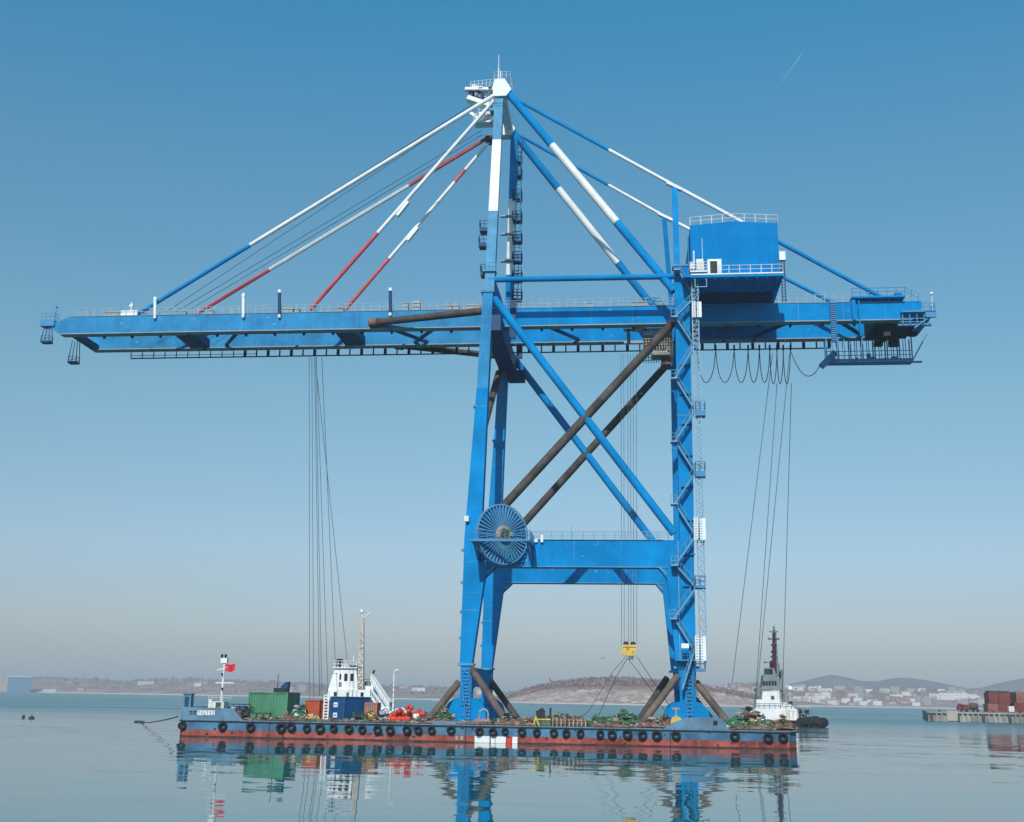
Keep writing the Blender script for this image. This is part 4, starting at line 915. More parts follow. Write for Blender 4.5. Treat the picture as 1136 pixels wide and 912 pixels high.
for u_, z_ in ((.62, .68), (.62, .25)):
    c = cxy+e1*L1*u_+Vector((0, 0, h*z_)); mb = MB(); mb.beam(c-e1*.33, c+e1*.33, .1, .6, up=(0, 0, 1)); w_ = mb.build('window', M['white'], t)
    mb = MB(); c2 = c+nn*.06; mb.beam(c2-e1*.2, c2-e1*.02, .04, .2); mb.beam(c2+e1*.04, c2+e1*.22, .04, .12); mb.build('pane', M['tug_grey'], w_)
container('locker', 'small faded red locker right of the navy container', 404.5, 417, 779.5, -4, 'salmon', depth=2.2, doors=True)
def drumwinch(px, Y, mt, label, s_=1, name='winch'):
    x = dx(px, Y); t = thing(name, label, 'winch', (x, Y, DK)); MB().lathe((x-.7*s_, Y, DK+.7*s_), [(.6*s_, 0), (.6*s_, .1*s_), (.32*s_, .11*s_), (.32*s_, 1.2*s_), (.6*s_, 1.21*s_), (.6*s_, 1.31*s_)], 14, 'X').build('drum', M[mt], t)
    mb = MB(); mb.box(x-1.0*s_, x+.9*s_, Y-.5*s_, Y+.6*s_, DK, DK+.25*s_); mb.box(x+.65*s_, x+1.05*s_, Y-.3*s_, Y+.3*s_, DK+.2*s_, DK+1.0*s_); mb.build('frame', M['net_olive' if mt == 'net_green' else mt], t); MB().tube((x-.62*s_, Y, DK+.7*s_), (x+.62*s_, Y, DK+.7*s_), .36*s_, n=12).build('wound_rope', M['dark'], t); return t
drumwinch(398, -8.5, 'net_green', 'green winch with a rope drum in front of the navy container')
heap('scrap_heap', 'brown and yellow odds and ends right of the green winch', 'scrap', 401, 420, 790, -8.5, ['bits_rust', 'yellow', 'net_olive', 'dark'], 50, .32, 2)
heap('scrap_heap', 'grey machine parts in front of the white gangway', 'scrap', 417, 430, 789, -8, ['steel_grey', 'dark', 'bits_tan'], 40, .4, 2)
# floats
fm = MB(); fm.ball((0, 0, 0), .42, 12, 8); fm2 = MB(); fm2.torus((0, 0, .42), .09, .03, 'Y', 8, 5)
F0 = None; fpos = []
for px0, px1, py0, py1 in ((433, 455, 790, 799), (440, 456, 787, 792), (452, 456, 784, 788), (463, 471, 787, 795), (440, 447, 787, 789), (457, 464, 789, 800)):
    n = 9 if px1-px0 > 20 else 4
    for k in range(n): fpos.append((px0+(px1-px0)*(k+.5)/n+rnd.uniform(-1, 1), rnd.uniform(py0, py1), -9+rnd.uniform(0, 2)))
for k in range(9): fpos.append((433+(k*2.5)+rnd.uniform(-1, 1), 797.5, -9.8))
for i, (px, py, Y) in enumerate(fpos):
    wht = i in (11, 14, 17, 21, 24, 27); q = P(px, py, Y)
    if F0 is None:
        F0 = thing('mooring_float', 'round red float in the heap beside the white gangway', 'float', (0, 0, 0), 'red floats heaped on the deck'); fm.build('float_body', M['float_red'], F0); fm2.build('eye', M['dark'], F0); o = F0
        W0 = thing('mooring_float', 'round white float in the heap beside the white gangway', 'float', (0, 0, 0), 'white floats heaped on the deck'); fm.build('float_body', M['white'], W0); fm2.build('eye', M['dark'], W0); wused = False
    elif wht and not wused: o = W0; wused = True
    else: o = copy_tree(W0 if wht else F0)
    o.location = (q.x, q.y, max(DK+.35, q.z)); o.rotation_euler = (rnd.uniform(-1, 1), rnd.uniform(-1, 1), 0); k_ = rnd.uniform(.55, .95); o.scale = (k_,)*3
heap('rope_heap', 'tan rope and gear under the red floats', 'rope heap', 431, 475, 795, -8.5, ['bits_tan', 'bits_rust', 'dark'], 60, .35, 3.5)
heap('net_heap', 'pale green net heap between the red floats and the crane foot', 'net heap', 482, 502, 786, -5, ['net_green', 'net_olive', 'bits_tan'], 70, .4)
heap('scrap_heap', 'rust brown shackles left of the water side foot', 'scrap', 470, 502, 796, -9.5, ['bits_rust', 'bits_tan', 'dark'], 60, .28, 1.5)
t = thing('lifting_lug', 'grey arched lug on an orange base right of the water side foot', 'lug', (dx(536, -6), -6, DK)); x = dx(536.5, -6)
mb = MB(); mb.path([(x-.55, -6, DK+.5), (x-.55, -6, DK+1.3)]+[(x-.55*math.cos(a), -6, DK+1.3+.55*math.sin(a)) for a in [math.pi*k/8 for k in range(9)]]+[(x+.55, -6, DK+.5)], .13, 6); mb.build('arch', M['steel_grey'], t); MB().box(x-1.0, x+.9, -6.6, -5.4, DK+.3, DK+.65).build('base', M['salmon'], t)
heap('scrap_heap', 'rusty lashing gear under the dark strut right of the water side foot', 'scrap', 545, 588, 794, -7, ['bits_rust', 'bits_tan', 'dark', 'net_olive'], 90, .34)
t = thing('black_pump', 'small black pump beside a thin post behind the crate', 'pump', (dx(600, -3), -3, DK)); x = dx(600, -3); z = P(600, 793, -3).z
mb = MB(); mb.box(x-.6, x+.5, -3.4, -2.6, DK, z+.5); mb.prism([(x-.7, z+.4), (x+.2, z+.9), (x+.6, z+.4), (x+.4, z+.2), (x-.6, z+.2)], -3.3, -2.7); mb.build('pump_body', M['dark'], t); x2 = dx(610.5, -3); MB().tube((x2, -3, DK), (x2, -3, z+.9), .13, n=6).build('vent_pipe', M['dark'], t)
t = thing('deck_crate', 'low green grey crate with a yellow green frame beside the pipe bundle', 'crate', (dx(602, -9), -9, DK)); x0, x1 = dx(594, -9), dx(611, -9); z = P(600, 797.5, -9).z
MB().box(x0+.1, x1, -9.5, -7.8, DK+.05, z).build('box', M['net_olive'], t); mb = MB(); mb.beam((x0-.2, -9.6, DK), (x0+.1, -9.6, z+.3), .16, .16); mb.beam((x0+.5, -9.6, DK), (x0+.1, -9.6, z+.3), .14, .14); mb.box(x0, x1+.05, -9.56, -9.5, z-.12, z+.02); mb.build('frame', M['yellow'], t)
t = thing('pipe_bundle', 'long low bundle of rusty pipes with white ends near the net heap', 'pipes', (dx(632, -8), -8, DK)); x0, x1 = dx(612.5, -8), dx(652, -8)
mb = MB()
for k in range(12):
    y = -9+.33*(k % 6); z = DK+.25+.33*(k//6)+.12; a = rnd.uniform(0, .7); mb.mat(k % 2).tube((x0+a, y, z), (x1-rnd.uniform(0, 1.2), y, z+rnd.uniform(-.03, .05)), .15, n=8)
mb.build('pipe', [M['bits_rust'], M['salmon']], t); mb = MB()
for k in range(9): x = x0+.2+k*(x1-x0-.4)/8; mb.box(x-.08, x+.08, -9.3, -6.9, DK, DK+1.05 if k % 2 else DK+.9)
mb.build('stake', M['bits_tan'], t)
heap('net_heap', 'small bright green net heap right of the pipe bundle', 'net heap', 652, 674, 795, -7.5, ['net_green', 'net_green', 'bits_tan', 'net_olive'], 60, .36)
heap('net_heap', 'large dark and bright green net heap in the middle of the deck', 'net heap', 675, 707, 790.5, -6, ['net_green', 'net_green', 'net_olive', 'bits_tan'], 130, .42, 4)
o = heap('scrap_heap', 'low brown lashings along the deck edge under the green nets', 'scrap', 655, 705, 801, -10.5, ['bits_rust', 'bits_tan', 'net_olive'], 60, .25, 1.2)
t = thing('lashing_plate', 'red and white striped steel plates at the foot of the brown struts', 'plates', (dx(715, -9.5), -9.5, DK)); x = dx(715, -9.5)
MB().box(x-1.1, x+1.1, -9.9, -8.9, DK+.1, DK+.35).build('plate', M['float_red'], t); MB().box(x-.9, x+1.2, -9.8, -8.9, DK+.36, DK+.5).build('plate', M['white'], t); MB().box(x-.7, x+.8, -9.7, -9, DK+.51, DK+.7).build('plate', M['bits_rust'], t); MB().box(x-1.2, x+1.2, -9.7, -9.1, DK, DK+.1).build('plank', M['bits_tan'], t)
heap('scrap_heap', 'dark brown chains left of the yellow cable drum', 'chains', 717, 746, 794.5, -7.5, ['bits_rust', 'dark', 'plum', 'bits_tan'], 90, .36)
x = dx(750.5, -9); t = thing('cable_drum', 'yellow edged wooden cable drum in front of the land side foot', 'cable drum', (x, -9, DK))
for s_ in (-.45, .45): MB().lathe((x, -9+s_, DK+.75), [(.72, -.06), (.72, .06)], 16, 'Y').build('flange', M['yellow'], t)
MB().lathe((x, -9.4, DK+.75), [(.45, 0), (.45, .8)], 14, 'Y').build('core', M['bits_tan'], t)
x = dx(750, -4); t = thing('signpost', 'pale T shaped post standing before the land side foot', 'post', (x, -4, DK)); z = P(750, 787, -4).z
MB().box(x-.1, x+.1, -4.1, -3.9, DK, z).build('pole', M['bits_tan'], t); MB().box(x-.5, x+.5, -4.15, -3.85, z, z+.2).build('cross_bar', M['bits_tan'], t)
heap('net_heap', 'bright green net heap right of the blue side bulwark', 'net heap', 806, 826, 793, -5, ['net_green', 'net_green', 'white_rust', 'bits_tan'], 70, .4)
heap('chain_heap', 'tall dark brown chain heap in front of the tug', 'chains', 821, 846, 788, 2, ['bits_rust', 'dark', 'plum'], 110, .42, 5)
heap('net_heap', 'mixed green white and brown gear near the right end', 'net heap', 828, 866, 792, -5, ['net_olive', 'net_green', 'bits_tan', 'bits_rust', 'white_rust'], 150, .4, 4)
heap('scrap_heap', 'pinkish brown lashings at the right end of the deck', 'scrap', 858, 884, 796, -7, ['bits_rust', 'salmon', 'net_olive', 'dark'], 90, .34)
heap('scrap_heap', 'thin line of rusty bits along the right deck edge', 'scrap', 806, 860, 803, -10.3, ['bits_rust', 'net_olive', 'bits_tan', 'net_green'], 70, .28, 1.2)
heap('scrap_heap', 'thin line of bits along the deck edge below the navy container', 'scrap', 352, 400, 799, -10.4, ['bits_rust', 'net_olive', 'bits_tan'], 50, .22, 1.0)

for px0, px1, py, Y, mts, n, lab in ((268, 352, 797, -10.5, ['bits_rust', 'dark', 'net_olive', 'bits_tan'], 90, 'low line of brown bits along the deck edge below the green containers'),
    (400, 480, 798.5, -10.6, ['bits_rust', 'bits_tan', 'dark', 'net_olive'], 90, 'low line of brown bits along the deck edge below the red floats'),
    (505, 592, 800, -10.4, ['bits_rust', 'bits_tan', 'net_olive', 'salmon'], 90, 'low line of rusty bits along the deck edge around the water side foot'),
    (705, 740, 799, -10.4, ['bits_rust', 'bits_tan', 'plum'], 60, 'low line of rusty bits along the deck edge left of the cable drum'),
    (440, 482, 789, 12, ['net_olive', 'bits_rust', 'bits_tan', 'dark'], 70, 'distant brown gear beyond the red floats on the far deck'),
    (568, 660, 793, 10, ['bits_rust', 'bits_tan', 'net_olive', 'net_green', 'dark'], 150, 'long row of brown gear in the middle of the deck between the crane feet'),
    (655, 720, 792, 14, ['net_green', 'bits_rust', 'net_olive'], 90, 'row of green and brown gear beyond the net heaps'),
    (728, 752, 795, 8, ['bits_rust', 'plum', 'bits_tan'], 50, 'brown gear beyond the yellow cable drum'),
    (262, 276, 788, 4, ['dark', 'net_olive', 'steel_grey'], 40, 'dark gear beyond the anchor winch'),
    (405, 436, 786, 6, ['bits_tan', 'bits_rust', 'white_rust'], 60, 'pale gear around the foot of the gangway')):
    heap('scrap_heap', lab, 'scrap', px0, px1, py, Y, mts, n, .3, 1.6 if Y < 0 else 4)

# ------------------------------------------------------------------ white workboat alongside, beyond the barge
BY = 36.0
bt = thing('workboat', 'white workboat with a rusty lattice mast alongside beyond the navy container', 'boat', (P(395, 790, BY).x, BY, 0))
x0, x1 = P(352, 790, BY).x, P(446, 790, BY).x
mb = MB(); mb.plan([(x0+2, BY-2.5), (x1-1.5, BY-2.5), (x1, BY+1.5), (x1-1.5, BY+5), (x0+2, BY+5), (x0, BY+1.5)], -.6, 2.2, [(x0+1.2, BY-3), (x1-.6, BY-3), (x1+1, BY+1.5), (x1-.6, BY+5.5), (x0+1.2, BY+5.5), (x0-.4, BY+1.5)]); mb.build('hull', M['tug_black'], bt)
def pz(px, py, Y=BY): q = P(px, py, Y); return q.x, q.z
mb = MB(); zl = pz(390, 765)[1]; mb.box(pz(366.5, 770)[0], pz(413, 770)[0], BY-1.8, BY+4, 2.2, zl); mb.prism([pz(366.5, 766), pz(372, 748), pz(376, 748), pz(376, 766)], BY-1.6, BY+3.6); mb.box(pz(402, 766)[0], pz(412, 766)[0], BY-.5, BY+3, zl, pz(400, 761)[1]); lo = mb.build('deckhouse', M['white'], bt)
mb = MB(); mb.prism([pz(371, 766), pz(373, 741.5), pz(397, 741.5), pz(399, 766)], BY-1.2, BY+3.4); wh = mb.build('wheelhouse', M['white'], bt)
mb = MB(); mb.box(pz(372, 741)[0], pz(398.5, 741)[0], BY-1.6, BY+3.8, pz(380, 741.5)[1], pz(380, 740.3)[1]); mb.railing([(pz(373, 741)[0], BY-1.5, pz(380, 740.3)[1]), (pz(398, 741)[0], BY-1.5, pz(380, 740.3)[1])], h=1.0, gap=.6, r=.05); mb.build('roof', M['white'], wh)
for px, py, w, h in ((374.8, 751, 2.6, 8), (379.6, 751, 2.2, 6), (385.7, 751.5, 4, 8), (392.5, 751.5, 4, 8)):
    a = pz(px-w/2, py+h/2); b = pz(px+w/2, py-h/2); MB().box(a[0], b[0], BY-1.27, BY-1.1, a[1], b[1]).build('window', M['glass'], wh)
for px, py, w, h, mt in ((375, 770, 3.5, 4.5, 'glass'), (388.5, 770.5, 2.8, 4.5, 'bits_rust'), (404.5, 770.5, 3.5, 4.5, 'glass'), (379.5, 759.5, 3.5, 5, 'tug_grey')):
    a = pz(px-w/2, py+h/2); b = pz(px+w/2, py-h/2); yy = BY-1.85 if py > 766 else BY-1.27; MB().box(a[0], b[0], yy, yy+.2, a[1], b[1]).build('window', M[mt], lo)
a, b = pz(373, 737.5), pz(379, 731); MB().box(a[0], b[0], BY, BY+1, a[1]-.6, b[1]).build('funnel', M['black'], bt)
mb = MB(); a, b = pz(390, 743), pz(397, 738.5); mb.box(a[0], b[0], BY-1, BY, a[1], b[1]); mb.build('search_light', M['dark'], bt)
mb = MB(); a, b = pz(380, 740), pz(388, 736); mb.box(a[0], b[0], BY-.6, BY+.4, a[1], b[1]-.1); mb.tube(P(392, 741, BY), P(392.5, 727, BY), .12, n=6); mb.build('roof_gear', M['white_rust'], bt)
# lattice mast
mb = MB(); A, B = P(400.2, 764, BY-1.4), P(402.3, 685, BY-1.4)
for sx in (-1, 1):
    for sy in (-1, 1): mb.tube(A+Vector((sx*.42, sy*.4, 0)), B+Vector((sx*.16, sy*.16, 0)), .11, .08, n=6)
for k in range(22):
    p, q = A.lerp(B, k/22), A.lerp(B, (k+1)/22); w0, w1 = .42-.26*k/22, .42-.26*(k+1)/22; s_ = 1 if k % 2 else -1
    for sy in (-1, 1): mb.beam(p+Vector((s_*w0, sy*w0, 0)), q+Vector((-s_*w1, sy*w1, 0)), .16, .1); mb.beam(q+Vector((-w1, sy*w1, 0)), q+Vector((w1, sy*w1, 0)), .14, .14)
mb.tube(A, A.lerp(B, .97), .3, .16, n=8)
ms = mb.build('mast', M['mast_rust'], bt); mb = MB(); mb.ball(P(401.5, 678.5, BY-1.4), .33, 10, 6, 1.2); mb.tube(B, P(401.5, 679, BY-1.4), .12, n=6); mb.tube(P(402.5, 687, BY-1.4), P(410, 680.5, BY-1.4), .09, n=5); mb.tube(P(409, 681.5, BY-1.4), P(410.5, 680, BY-1.4), .16, n=5); mb.build('mast_lamp', M['white'], ms)
mb = MB(); mb.tube(P(413, 766, BY), P(413.3, 748, BY), .3, .2, n=8); mb.build('davit_post', M['white'], bt); mb = MB(); mb.beam(P(413, 749, BY), P(415.5, 743.5, BY), .35, .3); mb.build('davit_lamp', M['dark'], bt)
mb = MB(); mb.railing([P(403, 762, BY), P(413, 762, BY)], h=1.2, gap=.6, r=.05); mb.box(pz(402, 758)[0], pz(411, 758)[0], BY+.5, BY+1.2, pz(402, 760)[1], pz(402, 756)[1]); mb.build('aft_rail', M['tug_grey'], bt)
# gangway and post on the barge deck
t = thing('gangway', 'white lattice gangway leaning from the workboat to the barge deck', 'gangway', (dx(432, 12), 12, DK)); mb = MB()
A0, B0 = P(412, 756, 26), P(433, 788, 8)
for dz in (0, 1.15):
    for dy in (-.5, .5): mb.tube(A0+Vector((0, dy, dz)), B0+Vector((0, dy, dz)), .09, n=5)
for k in range(13):
    p, q = A0.lerp(B0, k/12), A0.lerp(B0, min(1, (k+1)/12))
    for dy in (-.5, .5): mb.beam(p+Vector((0, dy, 0)), p+Vector((0, dy, 1.15)), .1, .08); mb.beam(p+Vector((0, dy, 1.15)), q+Vector((0, dy, 0)), .1, .08)
mb.build('side_truss', M['white'], t); mb = MB(); q = P(428, 795, 4); mb.box(dx(420, 4), dx(436, 4), 3, 7, DK, P(428, 789, 4).z); mb.box(dx(421, 4), dx(432, 4), 3.5, 6, DK, P(428, 784, 4).z); mb.build('landing', M['white'], t)
mb = MB(); a_, b_ = P(411, 772, 10), P(425, 792, 6)
for dy in (-.4, .4): mb.tube(a_+Vector((0, dy, 0)), b_+Vector((0, dy, 0)), .1, n=5); mb.tube(a_+Vector((0, dy, 1)), b_+Vector((0, dy, 1)), .08, n=5)
for k in range(9): p = a_.lerp(b_, k/8); mb.beam(p+Vector((0, -.4, 0)), p+Vector((0, -.4, 1)), .08, .08)
mb.build('step', M['white'], t)
t = thing('lamp_post', 'tall thin white lamp post right of the gangway', 'lamp post', (dx(436, 5), 5, DK)); mb = MB(); a, b = P(435.8, 796, 5), P(437.2, 747, 5); mb.tube((a.x, 5, DK), b, .14, .1, n=7); mb.path([b, b+Vector((.1, 0, .35)), b+Vector((.35, 0, .5)), b+Vector((.6, 0, .4))], .1, 6); mb.build('pole', M['white'], t)
mb = MB()
for k in range(7): z = DK+1+k*.7; mb.torus((a.x+(b.x-a.x)*(z-DK)/(b.z-DK), 5, z), .15, .04, 'Z', 8, 5)
mb.build('band', M['bits_tan'], t)

# ------------------------------------------------------------------ tug
TY = 128.0
tg = thing('tugboat', 'black hulled tug with a white deckhouse and dark red mast off the right end', 'tug', (P(872, 808, TY).x, TY, 0))
def tz(px, py, Y=TY): q = P(px, py, Y); return q.x, q.z
hx = [tz(px, 805)[0] for px in (836, 842, 870, 900, 909)]
mb = MB(); lo_ = [(hx[0]+.6, TY+3), (hx[1], TY-1.5), (hx[2], TY-2), (hx[3], TY-1), (hx[4]-.6, TY+3), (hx[3], TY+7), (hx[2], TY+8), (hx[1], TY+7.5)]
zt4 = tz(870, 799)[1]; mb.plan([(x, y) for x, y in lo_], -.8, zt4, [(x+(.8 if x > hx[2] else -.3 if x < hx[1] else 0), y+(-.4 if y < TY+3 else .4)) for x, y in lo_]); hl = mb.build('hull', M['tug_black'], tg)
mb = MB(); mb.prism([tz(882, 800), tz(884, 797), tz(898, 796.5), tz(906, 794.5), tz(909.5, 797), tz(909, 803), tz(884, 803)], TY-1.5, TY+7.3); mb.build('bow_rail', M['tug_black'], hl)
for k, (px, py) in enumerate(((903, 800.5), (909.5, 801.5), (913, 801.5))): q = P(px, py, TY+2); MB().lathe((q.x, TY-1.2+k*.8, q.z), [(.8, 0), (1.1, .2), (1.1, 7.0-k*1.6), (.8, 7.2-k*1.6)], 14, 'Y').build('bow_fender', M['black'], hl)
mb = MB()
for px in (893, 899, 904): q = P(px, 806, TY); mb.torus((q.x, TY-2.0, max(.2, q.z)), .75, .32, 'Y', 14, 8)
mb.build('tyre_row', M['black'], hl)
mb = MB(); mb.prism([tz(836, 800), tz(836, 786), tz(866, 786), tz(884, 787), tz(886, 800)], TY-.6, TY+6.5); ls = mb.build('lower_deckhouse', M['white'], tg)
mb = MB(); mb.prism([tz(866.5, 801), tz(866.5, 786.5), tz(876, 787.5), tz(884, 788), tz(885.5, 801)], TY-.72, TY-.61); mb.build('shaded_panel', M['white_rust'], ls)  # off-white sheet over the deckhouse side, standing in for its shade
for px in (869, 876, 880.5): a, b = tz(px, 799), tz(px+2.4, 790); MB().box(a[0], b[0], TY-.8, TY-.73, a[1], b[1]).build('door', M['white'], ls)
mb = MB(); mb.prism([tz(839, 787), tz(839, 776), tz(845, 776), tz(846, 767), tz(864, 767), tz(866, 787)], TY, TY+6); md = mb.build('main_deckhouse', M['white'], tg)
mb = MB(); mb.prism([tz(865.9, 787), tz(865.2, 779), tz(872, 779.5), tz(878, 782), tz(884, 787.5)], TY+.6, TY+6); mb.build('aft_deckhouse', M['white'], tg)
a, b = tz(855.3, 776), tz(859, 772); MB().box(a[0], b[0], TY-.08, TY-.01, a[1], b[1]).build('window', M['tug_grey'], md)
a, b = tz(856, 775.2), tz(858.3, 772.8); MB().box(a[0], b[0], TY-.12, TY-.085, a[1], b[1]).build('porthole', M['glass'], md)
mb = MB(); mb.prism([tz(843, 765), tz(845, 761.5), tz(867, 761.5), tz(867.5, 765)], TY-.5, TY+6.4); mb.prism([tz(838.5, 767), tz(838.5, 763.5), tz(844, 763.5), tz(844, 767)], TY, TY+4); mb.build('bridge_wing', M['tug_grey'], tg)
mb = MB(); mb.prism([tz(846, 762), tz(847, 749), tz(862, 748), tz(866, 762)], TY, TY+5.5); wh2 = mb.build('wheelhouse', M['tug_grey'], tg)
for px in (847.6, 850.6, 853.7, 857, 860.2): a, b = tz(px-1.1, 760.5), tz(px+1.1, 755.5); MB().box(a[0], b[0], TY-.08, TY-.01, a[1], b[1]).build('window', M['glass'], wh2)
mb = MB(); mb.prism([tz(849.5, 749), tz(850, 741), tz(859, 741), tz(862, 749)], TY+1, TY+4.5); mb.build('upper_house', M['tug_grey'], tg)
mb = MB()
for px in (851, 854, 856.5): a, b = tz(px-1.2, 748), tz(px+1.2, 742); mb.box(a[0], b[0], TY+.9, TY+1.05, a[1], b[1])
mb.build('upper_window', M['glass'], tg)
mb = MB(); A, B = P(859.3, 749, TY+2), P(858.4, 699, TY+2)
mb.tube(A, B, .62, .33, n=8); mb.tube(P(855.4, 748, TY+2), P(855.8, 733, TY+2), .5, .35, n=8); mt = mb.build('mast', M['tug_mast'], tg)
mb = MB(); mb.tube(A+Vector((.7, .1, 0)), B+Vector((.36, .1, 0)), .35, .2, n=6); mb.build('mast_back', M['tug_grey'], mt)
for py, w in ((701, 5.5), (709, 7), (716, 3.5), (723.5, 3.5), (729, 3.8)): q = P(858.3, py, TY+1.6); ww = w*.19; mb = MB(); mb.box(q.x-ww, q.x+ww, q.y-.1, q.y+.1, q.z-.14, q.z+.14); mb.box(q.x-ww, q.x-ww+.3, q.y-.15, q.y+.15, q.z, q.z+.3); mb.box(q.x+ww-.3, q.x+ww, q.y-.15, q.y+.15, q.z, q.z+.3); mb.build('mast_arm', M['tug_grey'] if py < 705 else M['dark'], mt)
mb = MB(); mb.tube(B, P(858.3, 694, TY+2), .14, n=6); mb.ball(P(858.6, 696.5, TY+2), .32, 8, 5); mb.build('mast_lamp', M['tug_grey'], mt)
mb = MB(); mb.tube(P(857, 736, TY+1), P(849, 734.3, TY+1), .09, n=5); mb.box(tz(849, 735)[0]-.2, tz(849, 735)[0]+.2, TY+.8, TY+1.2, tz(849, 735)[1]-.12, tz(849, 735)[1]+.2); mb.build('radar', M['dark'], mt)
mb = MB(); mb.tube(P(866, 764, TY+3), P(867, 745, TY+3), .55, .5, n=8); mb.tube(P(867, 748, TY+3), P(867.3, 742.5, TY+3), .28, n=6); mb.tube(P(864.5, 750, TY+3), P(864.5, 736, TY+3), .13, n=5); mb.build('funnel', M['tug_grey'], tg)
mb = MB(); mb.prism([tz(864.5, 750), tz(864.5, 744.5), tz(868, 744.5), tz(868, 750)], TY+2, TY+4); mb.build('funnel_top', M['dark'], tg)
mb = MB(); mb.box(tz(869, 779)[0], tz(873, 779)[0], TY+1, TY+3, tz(870, 779)[1], tz(870, 769)[1]); mb.box(tz(869, 769)[0]-.3, tz(874.5, 769)[0], TY+.7, TY+3.3, tz(870, 768)[1], tz(870, 765)[1]); mb.build('crane_cab', M['tug_grey'], tg)
mb = MB(); mb.tube(P(868, 780, TY), P(869, 766, TY), .12, n=5); mb.tube(P(874.5, 781, TY), P(873, 768, TY), .12, n=5)
mb.railing([P(839, 776, TY), P(845, 776, TY)], h=1.6, gap=1, r=.1); mb.railing([P(836, 786, TY-.6), P(866, 786, TY-.6), P(884, 787, TY-.6)], h=1.1, gap=1.3, r=.07); mb.railing([P(886, 797, TY-.6), P(900, 796, TY-.6)], h=1.8, gap=1.2, r=.09)
mb.build('deck_railing', M['tug_grey'], tg)
mb = MB()
for k in range(16): q = P(random.uniform(877, 897), random.uniform(788, 797), TY+1); s_ = random.uniform(.4, 1.0); mb.obox((q.x, TY+random.uniform(0, 3), q.z), s_, s_, s_*1.2)
mb.build('towing_winch', M['dark'], tg)
a, b = tz(876.5, 782.5), tz(880, 778); MB().box(a[0], b[0], TY+1, TY+2, a[1], b[1]).build('vent', M['dark'], tg)
mb = MB(); mb.ball(P(876.5, 764, TY+2), .65, 12, 8); mb.tube(P(876.5, 782, TY+2), P(876.5, 764, TY+2), .1, n=5); mb.build('radar_dome', M['white'], tg)
# ================================================================== quay on the right
q0 = PZ(1030, 800, 0); qd = Vector((1, -.22, 0)).normalized(); qn = Vector((qd.y, -qd.x, 0))*-1
QZ = P(1030, 789.3, q0.y).z; QL = 260
def qpt(s, d, z=0): p = q0+qd*s+qn*d; return Vector((p.x, p.y, z))
qy = thing('quay', 'old concrete quay with dark piles on the right', 'quay', q0)
mb = MB(); vs = [qpt(0, 0, -1), qpt(QL, 0, -1), qpt(QL, 140, -1), qpt(0, 140, -1), qpt(0, 0, QZ-.55), qpt(QL, 0, QZ-.55), qpt(QL, 140, QZ-.55), qpt(0, 140, QZ-.55)]
mb.add(vs, [(0, 1, 2, 3), (4, 5, 6, 7), (0, 1, 5, 4), (1, 2, 6, 5), (2, 3, 7, 6), (3, 0, 4, 7)]); mb.build('wall', M['concrete'], qy)
mb = MB(); vs = [qpt(-.4, -.9, QZ-.55), qpt(QL, -.9, QZ-.55), qpt(QL, 140, QZ-.55), qpt(-.4, 140, QZ-.55), qpt(-.4, -.9, QZ), qpt(QL, -.9, QZ), qpt(QL, 140, QZ), qpt(-.4, 140, QZ)]
mb.add(vs, [(0, 1, 2, 3), (4, 5, 6, 7), (0, 1, 5, 4), (1, 2, 6, 5), (2, 3, 7, 6), (3, 0, 4, 7)]); mb.build('coping', M['concrete'], qy)
ang = math.atan2(qd.y, qd.x)
for k in range(30):
    s_ = 1.2+k*1.75; w = .55 if k % 5 else 1.0
    if 4 <= k <= 5: w = 1.4
    mb = MB(); c = qpt(s_, -.42, (QZ-.55)/2-.4); mb.obox(c, w, .75, QZ-.55+.75, ang); mb.build('fender_pile', M['concrete_dark'] if (k % 5 == 0 or 4 <= k <= 5) else M['concrete'], qy)
mb = MB(); mb.obox(qpt(8.3, -.6, QZ*.6), 3.4, .7, QZ*1.05, ang); mb.build('fender_panel', M['shed_beige'], qy)
for k in range(5): mb = MB(); c = qpt(4+k*9, .8, QZ); mb.lathe(c, [(.3, 0), (.22, .3), (.4, .6), (.3, .7)], 10); mb.build('mooring_bollard', M['dark'], qy)
def qbox(name, label, px0, px1, py0, py1, d, mt, depth=12, cat='container'):
    D = q0.y+d; a, b = P(px0, py1, D), P(px1, py0, D); t = thing(name, label, cat, ((a.x+b.x)/2, D, a.z)); mb = MB(); w = b.x-a.x
    n = 14; 
    mb.box(a.x+.05, b.x-.05, D+.05, D+depth-.05, a.z+.05, b.z-.05); 
    for x in (a.x, b.x-.25): mb.box(x, x+.25, D, D+.25, a.z, b.z); mb.box(x, x+.25, D+depth-.25, D+depth, a.z, b.z)
    for z in (a.z, b.z-.2): mb.box(a.x+.25, b.x-.25, D, D+.2, z, z+.2)
    for k in range(n): x = a.x+.3+(w-.6)*(k+.3)/n; mb.box(x, x+(w-.6)/n*.45, D+.0, D+.05, a.z+.2, b.z-.2)
    mb.build('shell', M[mt], t); return t
base = 789.5
z_ = lambda px, py, d: P(px, py, q0.y+d).z
qbox('stacked_container', 'faded red container at the bottom left of the quay stack', 1096.5, 1107.5, 781, 790, 8, 'quay_pink', 6)
qbox('stacked_container', 'dark red container at the bottom right of the quay stack', 1108, 1119, 781, 790, 8, 'maroon', 9)
qbox('stacked_container', 'rust red container on the upper left of the quay stack', 1097.5, 1107.5, 768.5, 781, 8, 'maroon', 6)
qbox('stacked_container', 'brown container on the upper right of the quay stack', 1108, 1120, 768.5, 781, 8, 'maroon', 9)
qbox('stacked_container', 'purple brown flat unit on top of the quay stack', 1098, 1119, 766.6, 768.5, 8, 'plum', 6)
qbox('stacked_container', 'bright red container at the right picture edge on the quay', 1125.5, 1150, 780, 790, 10, 'maroon', 8)
